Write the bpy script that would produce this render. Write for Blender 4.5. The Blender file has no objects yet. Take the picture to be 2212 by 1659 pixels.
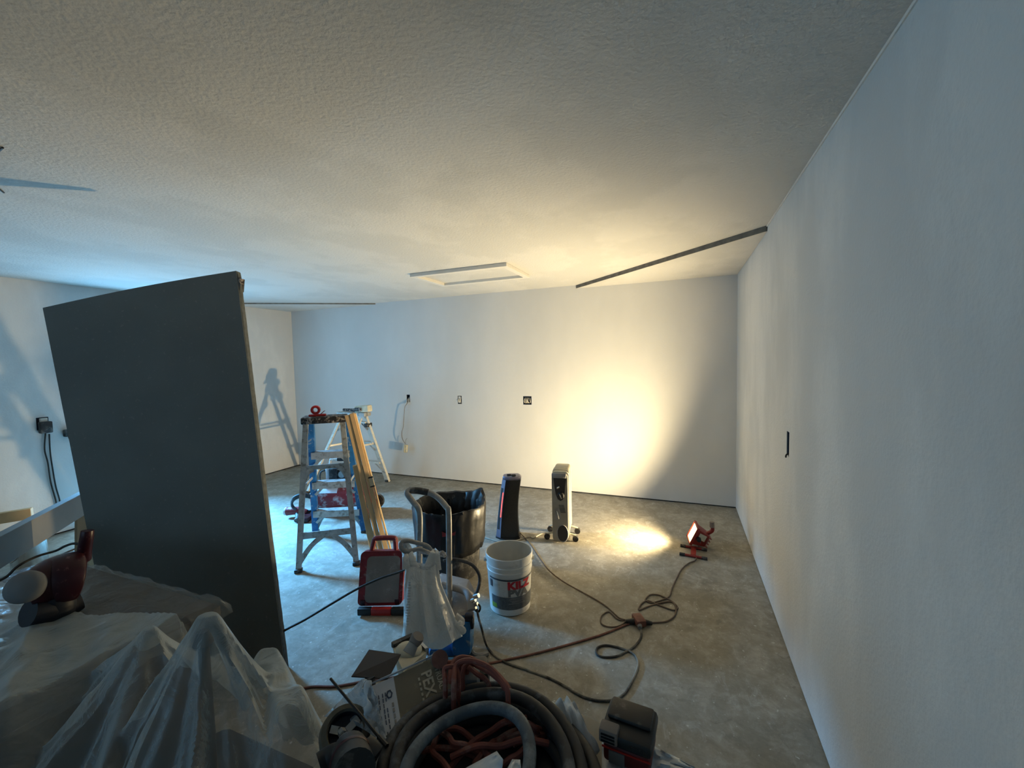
import bpy, bmesh, math, random
from mathutils import Vector, Matrix, noise
random.seed(7)
S = bpy.context.scene
COL = S.collection
PI = math.pi
V = Vector

# ---------------------------------------------------------------- camera
FPX, IW, IH = 906.93, 2212, 1659
CAM = V((-0.5282, -4.8377, 1.5921))
def cam_axes(yaw, pitch, roll):
    f = V((math.sin(yaw)*math.cos(pitch), math.cos(yaw)*math.cos(pitch), math.sin(pitch)))
    r = V((math.cos(yaw), -math.sin(yaw), 0)); d = f.cross(r)
    c, s = math.cos(roll), math.sin(roll)
    return r*c + d*s, d*c - r*s, f
CR, CD, CF = cam_axes(-0.38364, -0.05646, 0.022826)
cd = bpy.data.cameras.new('camera'); cam = bpy.data.objects.new('camera', cd); COL.objects.link(cam)
cam.matrix_world = Matrix(((CR.x, -CD.x, -CF.x, CAM.x), (CR.y, -CD.y, -CF.y, CAM.y), (CR.z, -CD.z, -CF.z, CAM.z), (0, 0, 0, 1)))
cd.sensor_width = 36; cd.lens = FPX/IW*36; cd.clip_start = 0.02
S.camera = cam
# survey helpers: a sight line through the photograph met with a plane of the room
def sight(u, v): return CR*((u-IW/2)/FPX) + CD*((v-IH/2)/FPX) + CF
def Gz(u, v, z=0.0): d = sight(u, v); return CAM + d*((z-CAM.z)/d.z)
def Gy(u, v, y): d = sight(u, v); return CAM + d*((y-CAM.y)/d.y)
def Gx(u, v, x): d = sight(u, v); return CAM + d*((x-CAM.x)/d.x)
def Gd(u, v, k): return CAM + sight(u, v)*k
RZ = math.atan2(0.373, 0.928)          # heading of things set square to the viewer

# ---------------------------------------------------------------- world, daylight, exposure
w = bpy.data.worlds.new('sky'); S.world = w; w.use_nodes = True
bg = w.node_tree.nodes['Background']; bg.inputs[0].default_value = (0.36, 0.58, 0.9, 1); bg.inputs[1].default_value = 0.35
S.view_settings.view_transform = 'Standard'; S.view_settings.look = 'None'
S.cycles.max_bounces = 7; S.cycles.diffuse_bounces = 4; S.cycles.glossy_bounces = 3; S.cycles.transmission_bounces = 3; S.cycles.transparent_max_bounces = 10
S.cycles.use_adaptive_sampling = True; S.cycles.adaptive_threshold = 0.09; S.cycles.caustics_reflective = False; S.cycles.caustics_refractive = False
S.view_settings.exposure = -0.08; S.view_settings.gamma = 1.0; S.view_settings.use_curve_mapping = False
def area(name, loc, direction, sx, sy, power, col, spread=180):
    l = bpy.data.lights.new(name, 'AREA'); l.shape = 'RECTANGLE'; l.size = sx; l.size_y = sy
    l.energy = power; l.color = col; l.spread = math.radians(spread)
    o = bpy.data.objects.new(name, l); COL.objects.link(o); o.location = loc
    o.rotation_euler = V(direction).to_track_quat('-Z', 'Y').to_euler(); return o
DOOR_Y0, DOOR_Y1, DOOR_H = -2.6, -1.72, 2.03
ROOM_W, ROOM_H, FRONT = 6.162, 2.44, -7.0
area('doorway_daylight', (-ROOM_W-0.16, (DOOR_Y0+DOOR_Y1)/2, 1.02), (1, 0, 0), 0.86, 2.0, 52, (0.32, 0.68, 1.0))
area('open_sky', (-8.2, -2.1, 3.0), (4.7, -0.15, -3.0), 1.4, 1.0, 1600, (0.13, 0.50, 1.0), 120)
area('added_window_fill', (-2.9, FRONT-0.16, 1.55), (0, 1, 0), 3.5, 1.0, 15, (0.34, 0.70, 1.0))  # fill lamp added behind the camera for a weak cool light

# ---------------------------------------------------------------- materials
def mat(name, col, rough=0.6, metal=0.0, var=0.12, scale=25, bump=0.0, bscale=None, dirt=None, damt=0.45, dscale=14,
        spec=0.4, alpha=1.0, emit=None, estr=0.0, sss=None, detail=5):
    m = bpy.data.materials.new(name); m.use_nodes = True
    nt = m.node_tree; n = nt.nodes; L = nt.links; b = n['Principled BSDF']
    b.inputs['Roughness'].default_value = rough; b.inputs['Metallic'].default_value = metal
    b.inputs['Specular IOR Level'].default_value = spec; b.inputs['Alpha'].default_value = alpha
    tc = n.new('ShaderNodeTexCoord')
    nz = n.new('ShaderNodeTexNoise'); nz.inputs['Scale'].default_value = scale; nz.inputs['Detail'].default_value = detail
    L.new(tc.outputs['Object'], nz.inputs['Vector'])
    cr = n.new('ShaderNodeValToRGB'); cr.color_ramp.elements[0].position = 0.3; cr.color_ramp.elements[1].position = 0.7
    lo = [max(0, c*(1-var)) for c in col]; hi = [min(1, c*(1+var)) for c in col]
    cr.color_ramp.elements[0].color = (*lo, 1); cr.color_ramp.elements[1].color = (*hi, 1)
    L.new(nz.outputs['Fac'], cr.inputs['Fac']); out = cr.outputs['Color']
    if dirt is not None:
        n2 = n.new('ShaderNodeTexNoise'); n2.inputs['Scale'].default_value = dscale; n2.inputs['Detail'].default_value = 8; n2.inputs['Roughness'].default_value = 0.65
        L.new(tc.outputs['Object'], n2.inputs['Vector'])
        r2 = n.new('ShaderNodeValToRGB'); r2.color_ramp.elements[0].position = 0.62-damt*0.4; r2.color_ramp.elements[1].position = 0.72-damt*0.3
        r2.color_ramp.elements[0].color = (0, 0, 0, 1); r2.color_ramp.elements[1].color = (1, 1, 1, 1)
        L.new(n2.outputs['Fac'], r2.inputs['Fac'])
        mx = n.new('ShaderNodeMix'); mx.data_type = 'RGBA'
        L.new(r2.outputs['Color'], mx.inputs['Factor']); L.new(out, mx.inputs['A']); mx.inputs['B'].default_value = (*dirt, 1)
        out = mx.outputs['Result']
    L.new(out, b.inputs['Base Color'])
    if bump:
        n3 = n.new('ShaderNodeTexNoise'); n3.inputs['Scale'].default_value = bscale or scale*3; n3.inputs['Detail'].default_value = 4
        L.new(tc.outputs['Object'], n3.inputs['Vector'])
        bp = n.new('ShaderNodeBump'); bp.inputs['Strength'].default_value = bump; bp.inputs['Distance'].default_value = 0.004
        L.new(n3.outputs['Fac'], bp.inputs['Height']); L.new(bp.outputs['Normal'], b.inputs['Normal'])
    if emit is not None:
        b.inputs['Emission Color'].default_value = (*emit, 1); b.inputs['Emission Strength'].default_value = estr
    return m

def wall_mat(name, col, mottled, bump, stretch=(1, 1, 1), s1=1.6, s2=28, amt=0.10, speck=0.5):
    m = bpy.data.materials.new(name); m.use_nodes = True
    nt = m.node_tree; n = nt.nodes; L = nt.links; b = n['Principled BSDF']
    b.inputs['Roughness'].default_value = 0.82; b.inputs['Specular IOR Level'].default_value = 0.25
    tc = n.new('ShaderNodeTexCoord'); mp = n.new('ShaderNodeMapping'); mp.inputs['Scale'].default_value = stretch
    L.new(tc.outputs['Object'], mp.inputs['Vector'])
    a = n.new('ShaderNodeTexNoise'); a.inputs['Scale'].default_value = s1; a.inputs['Detail'].default_value = 4; a.inputs['Roughness'].default_value = 0.6
    f = n.new('ShaderNodeTexNoise'); f.inputs['Scale'].default_value = s2; f.inputs['Detail'].default_value = 3; f.inputs['Roughness'].default_value = 0.7
    L.new(mp.outputs['Vector'], a.inputs['Vector']); L.new(tc.outputs['Object'], f.inputs['Vector'])
    # fine roller stipple shows only where the coat is patchy
    pr = n.new('ShaderNodeValToRGB'); pr.color_ramp.elements[0].position = 0.45; pr.color_ramp.elements[1].position = 0.62
    L.new(a.outputs['Fac'], pr.inputs['Fac'])
    mul = n.new('ShaderNodeMath'); mul.operation = 'MULTIPLY'
    L.new(pr.outputs['Color'], mul.inputs[0]); L.new(f.outputs['Fac'], mul.inputs[1])
    add = n.new('ShaderNodeMath'); add.operation = 'MULTIPLY_ADD'; add.inputs[1].default_value = speck
    L.new(mul.outputs[0], add.inputs[0]); 
    sc = n.new('ShaderNodeMath'); sc.operation = 'MULTIPLY'; sc.inputs[1].default_value = 0.75
    L.new(a.outputs['Fac'], sc.inputs[0]); L.new(sc.outputs[0], add.inputs[2])
    cr = n.new('ShaderNodeValToRGB'); cr.color_ramp.elements[0].position = 0.2; cr.color_ramp.elements[1].position = 0.75
    cr.color_ramp.elements[0].color = (*[c*(1-amt) for c in mottled], 1); cr.color_ramp.elements[1].color = (*col, 1)
    L.new(add.outputs[0], cr.inputs['Fac']); L.new(cr.outputs['Color'], b.inputs['Base Color'])
    bp = n.new('ShaderNodeBump'); bp.inputs['Strength'].default_value = bump; bp.inputs['Distance'].default_value = 0.006
    g = n.new('ShaderNodeTexNoise'); g.inputs['Scale'].default_value = 70; g.inputs['Detail'].default_value = 2
    L.new(tc.outputs['Object'], g.inputs['Vector'])
    ad = n.new('ShaderNodeMath'); ad.operation = 'ADD'; L.new(mul.outputs[0], ad.inputs[0]); L.new(g.outputs['Fac'], ad.inputs[1])
    L.new(ad.outputs[0], bp.inputs['Height']); L.new(bp.outputs['Normal'], b.inputs['Normal'])
    return m

def floor_mat():
    m = bpy.data.materials.new('dusty_concrete'); m.use_nodes = True
    nt = m.node_tree; n = nt.nodes; L = nt.links; b = n['Principled BSDF']
    b.inputs['Roughness'].default_value = 0.7; b.inputs['Specular IOR Level'].default_value = 0.35
    tc = n.new('ShaderNodeTexCoord')
    def nz(s, d=5, r=0.6, vec=None, dist=0):
        t = n.new('ShaderNodeTexNoise'); t.inputs['Scale'].default_value = s; t.inputs['Detail'].default_value = d; t.inputs['Roughness'].default_value = r
        t.inputs['Distortion'].default_value = dist
        L.new(vec or tc.outputs['Object'], t.inputs['Vector']); return t.outputs['Fac']
    def ramp(fac, p0, p1, c0, c1):
        r = n.new('ShaderNodeValToRGB'); r.color_ramp.elements[0].position = p0; r.color_ramp.elements[1].position = p1
        r.color_ramp.elements[0].color = (*c0, 1); r.color_ramp.elements[1].color = (*c1, 1); L.new(fac, r.inputs['Fac']); return r.outputs['Color']
    def mix(f, a, bb):
        x = n.new('ShaderNodeMix'); x.data_type = 'RGBA'; L.new(f, x.inputs['Factor']); L.new(a, x.inputs['A'])
        if isinstance(bb, tuple): x.inputs['B'].default_value = (*bb, 1)
        else: L.new(bb, x.inputs['B'])
        return x.outputs['Result']
    base = ramp(nz(1.3), 0.3, 0.7, (0.19, 0.172, 0.135), (0.34, 0.315, 0.26))
    dark = ramp(nz(6, 6, 0.7, dist=0.6), 0.44, 0.60, (0, 0, 0), (0.55, 0.55, 0.55))
    c = mix(dark, base, (0.42, 0.39, 0.33))
    mp = n.new('ShaderNodeMapping'); mp.inputs['Scale'].default_value = (13, 7, 1); mp.inputs['Rotation'].default_value = (0, 0, 0.5)
    L.new(tc.outputs['Object'], mp.inputs['Vector'])
    smear = ramp(nz(1.0, 5, 0.75, mp.outputs['Vector'], 1.0), 0.56, 0.70, (0, 0, 0), (0.30, 0.30, 0.30))
    grain = ramp(nz(17, 5, 0.75, dist=0.4), 0.40, 0.60, (0.42, 0.42, 0.42), (0, 0, 0)); c = mix(grain, c, (0.17, 0.155, 0.125))
    c = mix(smear, c, (0.58, 0.57, 0.54))
    sp = ramp(nz(45, 3, 0.5), 0.66, 0.72, (0, 0, 0), (0.7, 0.7, 0.7)); c = mix(sp, c, (0.6, 0.58, 0.54))
    st = ramp(nz(9, 6, 0.6, dist=1.5), 0.30, 0.38, (0.5, 0.5, 0.5), (0, 0, 0)); c = mix(st, c, (0.15, 0.138, 0.115))
    L.new(c, b.inputs['Base Color'])
    bp = n.new('ShaderNodeBump'); bp.inputs['Strength'].default_value = 0.25; bp.inputs['Distance'].default_value = 0.004
    L.new(nz(30, 4, 0.7), bp.inputs['Height']); L.new(bp.outputs['Normal'], b.inputs['Normal'])
    return m

def plastic_mat(name, col, alpha, rough, bumpscale, strength, gain=0.45):
    m = bpy.data.materials.new(name); m.use_nodes = True
    nt = m.node_tree; n = nt.nodes; L = nt.links
    b = n['Principled BSDF']; b.inputs['Base Color'].default_value = (*col, 1); b.inputs['Roughness'].default_value = rough
    b.inputs['Specular IOR Level'].default_value = 0.6; b.inputs['Transmission Weight'].default_value = 0.0
    tc = n.new('ShaderNodeTexCoord'); nz = n.new('ShaderNodeTexNoise'); nz.inputs['Scale'].default_value = bumpscale; nz.inputs['Detail'].default_value = 6
    nz.inputs['Distortion'].default_value = 1.5
    L.new(tc.outputs['Object'], nz.inputs['Vector'])
    bp = n.new('ShaderNodeBump'); bp.inputs['Strength'].default_value = strength; bp.inputs['Distance'].default_value = 0.02
    L.new(nz.outputs['Fac'], bp.inputs['Height']); L.new(bp.outputs['Normal'], b.inputs['Normal'])
    # film gets denser seen edge on
    lw = n.new('ShaderNodeLayerWeight'); lw.inputs['Blend'].default_value = 0.35; L.new(bp.outputs['Normal'], lw.inputs['Normal'])
    mr = n.new('ShaderNodeMapRange'); mr.inputs['To Min'].default_value = alpha; mr.inputs['To Max'].default_value = min(1, alpha+gain)
    L.new(lw.outputs['Facing'], mr.inputs['Value']); L.new(mr.outputs['Result'], b.inputs['Alpha'])
    return m

MT = {}
MT['back'] = wall_mat('primed_drywall', (0.66, 0.655, 0.645), (0.60, 0.60, 0.595), 0.10, (1, 1, 0.5), 1.0, 30, 0.05, 0.25)
MT['right'] = wall_mat('primed_side_drywall', (0.66, 0.655, 0.64), (0.60, 0.605, 0.60), 0.30, (1, 1.5, 0.7), 1.1, 34, 0.08, 0.7)
MT['ceil'] = wall_mat('stippled_ceiling', (0.62, 0.605, 0.575), (0.585, 0.575, 0.548), 0.65, (1, 0.7, 1), 1.7, 48, 0.06, 1.3)
MT['floor'] = floor_mat()
MT['dark'] = mat('dark_cavity', (0.012, 0.013, 0.016), 0.9, var=0.2)
MT['framing'] = mat('framing_lumber', (0.30, 0.22, 0.14), 0.8, var=0.25, scale=6)
MT['trim'] = mat('painted_trim', (0.66, 0.64, 0.60), 0.6, var=0.04)
MT['shadededge'] = mat('shaded_cut_edge', (0.16, 0.145, 0.12), 0.9, var=0.3, scale=18)  # shade of the ceiling step is put into this colour
MT['outside'] = mat('outside_paving', (0.45, 0.46, 0.48), 0.9)
MT['slab'] = mat('grey_door_skin', (0.150, 0.165, 0.162), 0.75, var=0.10, scale=3, dirt=(0.22, 0.22, 0.21), damt=0.05, dscale=60, bump=0.05, bscale=200)
MT['slabedge'] = mat('grey_door_edge', (0.085, 0.095, 0.10), 0.85, var=0.25, scale=40)
MT['blue'] = mat('blue_fibreglass', (0.012, 0.11, 0.30), 0.5, var=0.2, scale=12, dirt=(0.30, 0.33, 0.36), damt=0.12, dscale=18)
MT['alu'] = mat('dull_aluminium', (0.42, 0.43, 0.43), 0.5, 0.35, var=0.15, scale=20, dirt=(0.23, 0.22, 0.20), damt=0.3, dscale=22)
MT['alu2'] = mat('pale_aluminium', (0.62, 0.60, 0.55), 0.5, 0.15, var=0.1, scale=20, dirt=(0.33, 0.31, 0.28), damt=0.15, dscale=25)
MT['cap'] = mat('paint_splashed_cap', (0.012, 0.011, 0.014), 0.6, var=0.2, dirt=(0.42, 0.36, 0.32), damt=0.30, dscale=30)
MT['blk'] = mat('black_plastic', (0.014, 0.014, 0.015), 0.45, var=0.2, scale=30)
MT['blkd'] = mat('dusty_black_plastic', (0.02, 0.02, 0.022), 0.6, var=0.3, scale=30, dirt=(0.12, 0.115, 0.105), damt=0.3, dscale=18)
MT['bag'] = mat('black_bin_liner', (0.010, 0.010, 0.011), 0.38, var=0.2, bump=0.6, bscale=16, spec=0.35)
MT['red'] = mat('dusty_red_plastic', (0.20, 0.018, 0.024), 0.5, var=0.2, scale=20, dirt=(0.30, 0.17, 0.15), damt=0.15, dscale=24)
MT['redm'] = mat('bright_red_plastic', (0.42, 0.02, 0.018), 0.4, var=0.15)
MT['darkred'] = mat('dark_red_enamel', (0.038, 0.006, 0.011), 0.35, var=0.2, dirt=(0.2, 0.1, 0.1), damt=0.05, dscale=50)
MT['greyface'] = mat('dusty_grey_face', (0.22, 0.19, 0.17), 0.8, var=0.15, scale=8, dirt=(0.34, 0.31, 0.28), damt=0.2, dscale=9)
MT['wood'] = mat('pale_pine', (0.62, 0.40, 0.20), 0.6, var=0.14, scale=5, bump=0.05)
MT['woodlight'] = mat('pale_pine_edge', (0.66, 0.46, 0.24), 0.6, var=0.12, scale=9)
MT['white'] = mat('white_plastic', (0.66, 0.66, 0.64), 0.4, var=0.04, scale=10, dirt=(0.50, 0.49, 0.46), damt=0.1, dscale=10)
MT['pailin'] = mat('pail_residue', (0.60, 0.575, 0.51), 0.6, var=0.12, scale=8)
MT['label_grey'] = mat('label_grey_print', (0.10, 0.11, 0.12), 0.5, var=0.25, scale=60)
MT['label_mid'] = mat('label_mid_grey', (0.15, 0.155, 0.16), 0.5, var=0.05)
MT['label_dark'] = mat('label_dark_print', (0.05, 0.055, 0.07), 0.5, var=0.1)
MT['label_red'] = mat('label_red_print', (0.45, 0.015, 0.03), 0.5, var=0.05)
MT['label_green'] = mat('label_green_print', (0.20, 0.32, 0.03), 0.5, var=0.2)
MT['pipe'] = mat('grey_painted_tube', (0.22, 0.22, 0.22), 0.45, 0.2, var=0.15, scale=30, dirt=(0.34, 0.33, 0.32), damt=0.15, dscale=35)
MT['sprblue'] = mat('sprayer_blue', (0.008, 0.10, 0.27), 0.45, var=0.2, scale=15, dirt=(0.2, 0.25, 0.3), damt=0.08, dscale=20)
MT['shroud'] = mat('dusty_grey_shroud', (0.24, 0.23, 0.225), 0.6, var=0.2, scale=10, dirt=(0.42, 0.40, 0.38), damt=0.22, dscale=12)
MT['grobag'] = plastic_mat('carrier_bag_film', (0.78, 0.75, 0.70), 0.84, 0.4, 14, 0.7)
MT['fadedprint'] = mat('faded_bag_print', (0.50, 0.48, 0.45), 0.6, var=0.1)
MT['chrome'] = mat('bright_metal', (0.7, 0.7, 0.7), 0.18, 1.0, var=0.05)
MT['steel'] = mat('worn_steel', (0.33, 0.33, 0.32), 0.4, 0.8, var=0.15)
MT['tank'] = mat('red_tank_dusted', (0.24, 0.024, 0.028), 0.5, var=0.15, scale=10, dirt=(0.50, 0.45, 0.46), damt=0.25, dscale=10)
MT['dust'] = mat('white_dust', (0.62, 0.62, 0.63), 0.9, var=0.08)
MT['heater'] = mat('tower_heater_black', (0.018, 0.017, 0.016), 0.45, var=0.3, scale=120, detail=2)
MT['heaterf'] = mat('tower_heater_silver', (0.18, 0.17, 0.23), 0.35, 0.5, var=0.1)
MT['glow'] = mat('glowing_element', (0.8, 0.1, 0.08), 0.5, emit=(1.0, 0.12, 0.10), estr=1.6)
MT['radgrey'] = mat('radiator_grey', (0.26, 0.245, 0.21), 0.5, 0.1, var=0.08, scale=20)
MT['radcream'] = mat('radiator_cream', (0.60, 0.56, 0.44), 0.45, var=0.05)
MT['cordblk'] = mat('black_rubber_cord', (0.03, 0.027, 0.024), 0.6, var=0.2)
MT['corddusty'] = mat('dusty_black_cord', (0.03, 0.027, 0.024), 0.6, var=0.2, dirt=(0.26, 0.24, 0.20), damt=0.35, dscale=3)
MT['cordbr'] = mat('brown_cord', (0.11, 0.075, 0.055), 0.6, var=0.2)
MT['cordred'] = mat('dusty_red_cord', (0.17, 0.07, 0.05), 0.65, var=0.25, scale=40)
MT['cordwh'] = mat('pale_cord', (0.42, 0.38, 0.31), 0.6, var=0.1)
MT['hose'] = mat('dusty_black_hose', (0.030, 0.031, 0.034), 0.6, var=0.25, scale=18, dirt=(0.10, 0.11, 0.12), damt=0.22, dscale=14, bump=0.1, bscale=60)
MT['hoseb'] = mat('chalky_blue_hose', (0.07, 0.09, 0.11), 0.6, var=0.25, scale=18, dirt=(0.19, 0.23, 0.26), damt=0.45, dscale=12, bump=0.1, bscale=60)
MT['airhose'] = mat('rust_red_air_hose', (0.20, 0.055, 0.04), 0.6, var=0.2, scale=25, dirt=(0.28, 0.17, 0.14), damt=0.2, dscale=18)
MT['carton'] = mat('brown_carton', (0.16, 0.14, 0.105), 0.85, var=0.2, scale=6, dirt=(0.30, 0.27, 0.19), damt=0.15, dscale=9)
MT['cartonw'] = mat('white_carton', (0.46, 0.50, 0.56), 0.7, var=0.06, scale=8)
MT['print'] = mat('faded_print', (0.07, 0.09, 0.14), 0.8, var=0.3)
MT['printlt'] = mat('pale_print', (0.42, 0.38, 0.30), 0.8, var=0.2)
MT['blade'] = mat('dark_steel_plate', (0.045, 0.043, 0.045), 0.45, 0.5, var=0.15, scale=6)
MT['mud'] = mat('dried_compound', (0.62, 0.57, 0.44), 0.8, var=0.12, scale=20, bump=0.4, bscale=40)
MT['knife'] = mat('plaster_coated_handle', (0.38, 0.37, 0.35), 0.7, var=0.15, scale=30)
MT['film'] = plastic_mat('clear_poly_sheet', (0.28, 0.32, 0.35), 0.16, 0.12, 12, 1.0)
MT['film2'] = plastic_mat('milky_poly_sheet', (0.46, 0.52, 0.54), 0.27, 0.25, 10, 0.6, 0.70)
MT['filmw'] = plastic_mat('white_poly_bag', (0.62, 0.67, 0.72), 0.80, 0.35, 12, 0.4)
MT['filmc'] = plastic_mat('crinkled_clear_bag', (0.50, 0.56, 0.62), 0.45, 0.12, 16, 1.0)
MT['bench'] = mat('dark_bench_wood', (0.055, 0.045, 0.038), 0.7, var=0.25, scale=5)
MT['benchtop'] = mat('bench_top_board', (0.40, 0.36, 0.29), 0.8, var=0.15, scale=4)
MT['capgrey'] = mat('pale_grey_cap', (0.16, 0.165, 0.17), 0.6, var=0.08)
MT['navy'] = mat('navy_rubber', (0.008, 0.010, 0.018), 0.5, var=0.2)
MT['fleece'] = mat('tan_pad_rim', (0.10, 0.088, 0.066), 0.9, var=0.2, scale=40, bump=0.2)
MT['battred'] = mat('battery_dark_red', (0.11, 0.012, 0.014), 0.45, var=0.2, scale=15)
MT['battblk'] = mat('battery_black', (0.022, 0.022, 0.022), 0.5, var=0.2, scale=15, dirt=(0.09, 0.085, 0.08), damt=0.15, dscale=30)
MT['lampred'] = mat('work_light_red', (0.22, 0.018, 0.014), 0.45, var=0.2)
MT['lampglass'] = mat('lit_halogen_glass', (1, 0.85, 0.5), 0.3, emit=(1.0, 0.72, 0.30), estr=10)
MT['beam'] = mat('primed_beam', (0.17, 0.16, 0.14), 0.7, var=0.2, scale=3)
MT['boxgreen'] = mat('electrical_box_blue', (0.02, 0.035, 0.07), 0.5, var=0.2)
MT['wire'] = mat('cable_sheath', (0.22, 0.19, 0.16), 0.6)
MT['wirew'] = mat('white_wire', (0.55, 0.53, 0.48), 0.6)
MT['outlet'] = mat('ivory_outlet', (0.45, 0.41, 0.29), 0.5, var=0.08)

# ---------------------------------------------------------------- geometry helpers
def nb(): return bmesh.new()
def box(bm, c, s, rz=0, rot=None, bev=0):
    m = Matrix.Translation(V(c)) @ (rot.to_4x4() if rot is not None else Matrix.Rotation(rz, 4, 'Z')) @ Matrix.Diagonal((*s, 1))
    g = bmesh.ops.create_cube(bm, size=1, matrix=m)
    if bev:
        es = list({e for v in g['verts'] for e in v.link_edges})
        bmesh.ops.bevel(bm, geom=es, offset=bev, segments=2, profile=0.5, affect='EDGES')
    return bm
def bx(bm, x0, x1, y0, y1, z0, z1, bev=0): return box(bm, ((x0+x1)/2, (y0+y1)/2, (z0+z1)/2), (abs(x1-x0), abs(y1-y0), abs(z1-z0)), bev=bev)
def frame(d, up=V((0, 0, 1))):
    d = V(d).normalized(); up = V(up)
    if abs(d.dot(up.normalized())) > 0.97: up = V((0, 1, 0)) if abs(d.y) < 0.9 else V((1, 0, 0))
    s = up.cross(d).normalized(); u = d.cross(s).normalized()
    return s, u, d
def beam(bm, a, b, wd, dp, up=V((0, 0, 1)), bev=0):
    a, b = V(a), V(b); s, u, d = frame(b-a, up)
    rot = Matrix((s, u, d)).transposed()
    return box(bm, (a+b)/2, (wd, dp, (b-a).length), rot=rot, bev=bev)
def curve_pts(pts, n=8, closed=False):
    pts = [V(p) for p in pts]; out = []; m = len(pts)
    for i in range(m if closed else m-1):
        g = lambda k: pts[k % m] if closed else pts[max(0, min(m-1, k))]
        p0, p1, p2, p3 = g(i-1), g(i), g(i+1), g(i+2)
        for j in range(n):
            t = j/n
            out.append(0.5*((2*p1)+(p2-p0)*t+(2*p0-5*p1+4*p2-p3)*t*t+(3*p1-p0-3*p2+p3)*t**3))
    if not closed: out.append(pts[-1])
    return out
def tube(bm, pts, r, seg=8, closed=False, caps=True, flat=1.0, flatdir=None):
    pts = [V(p) for p in pts]; n = len(pts); rings = []; s = None
    for i, p in enumerate(pts):
        a = pts[(i-1) % n] if (closed or i > 0) else p; b = pts[(i+1) % n] if (closed or i < n-1) else p
        d = (b-a)
        if d.length < 1e-9: d = V((0, 0, 1))
        d.normalize()
        if flatdir is not None: s = (V(flatdir)-d*V(flatdir).dot(d)).normalized()
        elif s is None: s = frame(d)[0]
        else:
            s = s-d*s.dot(d)
            s = s.normalized() if s.length > 1e-6 else frame(d)[0]
        u = d.cross(s); rr = r(i/max(1, n-1)) if callable(r) else r
        rings.append([bm.verts.new(p+(s*math.cos(k*2*PI/seg)*flat+u*math.sin(k*2*PI/seg))*rr) for k in range(seg)])
    m = n if closed else n-1
    for i in range(m):
        A, B = rings[i], rings[(i+1) % n]
        for k in range(seg): bm.faces.new((A[k], A[(k+1) % seg], B[(k+1) % seg], B[k]))
    if caps and not closed: bm.faces.new(rings[0][::-1]); bm.faces.new(rings[-1])
    return bm
def cyl(bm, a, b, r, r2=None, seg=20):
    a, b = V(a), V(b); q = (b-a).to_track_quat('Z', 'Y').to_matrix().to_4x4()
    bmesh.ops.create_cone(bm, cap_ends=True, segments=seg, radius1=r, radius2=r if r2 is None else r2, depth=(b-a).length, matrix=Matrix.Translation((a+b)/2) @ q)
    return bm
def lathe(bm, prof, seg=40, origin=(0, 0, 0), rot=None, cap0=False, cap1=False):
    o = V(origin); rings = []
    for r, z in prof:
        ring = []
        for k in range(seg):
            p = V((r*math.cos(2*PI*k/seg), r*math.sin(2*PI*k/seg), z))
            if rot is not None: p = rot @ p
            ring.append(bm.verts.new(p+o))
        rings.append(ring)
    for A, B in zip(rings, rings[1:]):
        for k in range(seg): bm.faces.new((A[k], A[(k+1) % seg], B[(k+1) % seg], B[k]))
    if cap0: bm.faces.new(rings[0][::-1])
    if cap1: bm.faces.new(rings[-1])
    return bm
def loft(bm, rings, cap=True):
    R = [[bm.verts.new(V(p)) for p in r] for r in rings]; n = len(R[0])
    for A, B in zip(R, R[1:]):
        for k in range(n): bm.faces.new((A[k], A[(k+1) % n], B[(k+1) % n], B[k]))
    if cap: bm.faces.new(R[0][::-1]); bm.faces.new(R[-1])
    return bm
def prism(bm, poly, ax_o, ex, ey, thick):
    """polygon (x,y) in the plane ax_o+ex*x+ey*y, extruded by thick along ex x ey"""
    ex, ey = V(ex).normalized(), V(ey).normalized(); nz_ = ex.cross(ey); o = V(ax_o)
    a = [bm.verts.new(o+ex*x+ey*y) for x, y in poly]; b = [bm.verts.new(o+ex*x+ey*y+nz_*thick) for x, y in poly]
    bm.faces.new(a[::-1]); bm.faces.new(b); n = len(a)
    for k in range(n): bm.faces.new((a[k], a[(k+1) % n], b[(k+1) % n], b[k]))
    return bm
def rrect(w_, h_, r, n=5):
    out = []
    for cx, cy, a0 in ((w_/2-r, h_/2-r, 0), (-w_/2+r, h_/2-r, 90), (-w_/2+r, -h_/2+r, 180), (w_/2-r, -h_/2+r, 270)):
        for k in range(n+1):
            a = math.radians(a0+90*k/n); out.append((cx+r*math.cos(a), cy+r*math.sin(a)))
    return out
THINGS = {}
def root_matrix(o):
    while o.parent is not None: o = o.parent
    return Matrix.LocRotScale(o.location, o.rotation_euler, None)
def obj(name, bm, m, parent=None, smooth=True, world=True, label=None, solid=0, sub=0):
    if parent is not None and world: bmesh.ops.transform(bm, matrix=root_matrix(parent).inverted(), verts=bm.verts)
    bmesh.ops.recalc_face_normals(bm, faces=bm.faces)
    if smooth:
        for f in bm.faces: f.smooth = True
        for e in bm.edges:
            if len(e.link_faces) == 2 and e.calc_face_angle(0) > math.radians(38): e.smooth = False
    me = bpy.data.meshes.new(name); bm.to_mesh(me); bm.free()
    o = bpy.data.objects.new(name, me); COL.objects.link(o)
    me.materials.append(MT[m] if isinstance(m, str) else m)
    if parent is not None: o.parent = parent
    if label: o['label'] = label
    if solid:
        md = o.modifiers.new('thickness', 'SOLIDIFY'); md.thickness = solid
    if sub:
        md = o.modifiers.new('smooth', 'SUBSURF'); md.levels = sub; md.render_levels = sub
    return o
def thing(name, label, cat, loc=(0, 0, 0), rz=0, group=None):
    o = bpy.data.objects.new(name, None); COL.objects.link(o); o.empty_display_size = 0.05
    o.location = loc; o.rotation_euler = (0, 0, rz); o['label'] = label; o['category'] = cat
    if group: o['group'] = group
    return o
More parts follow.
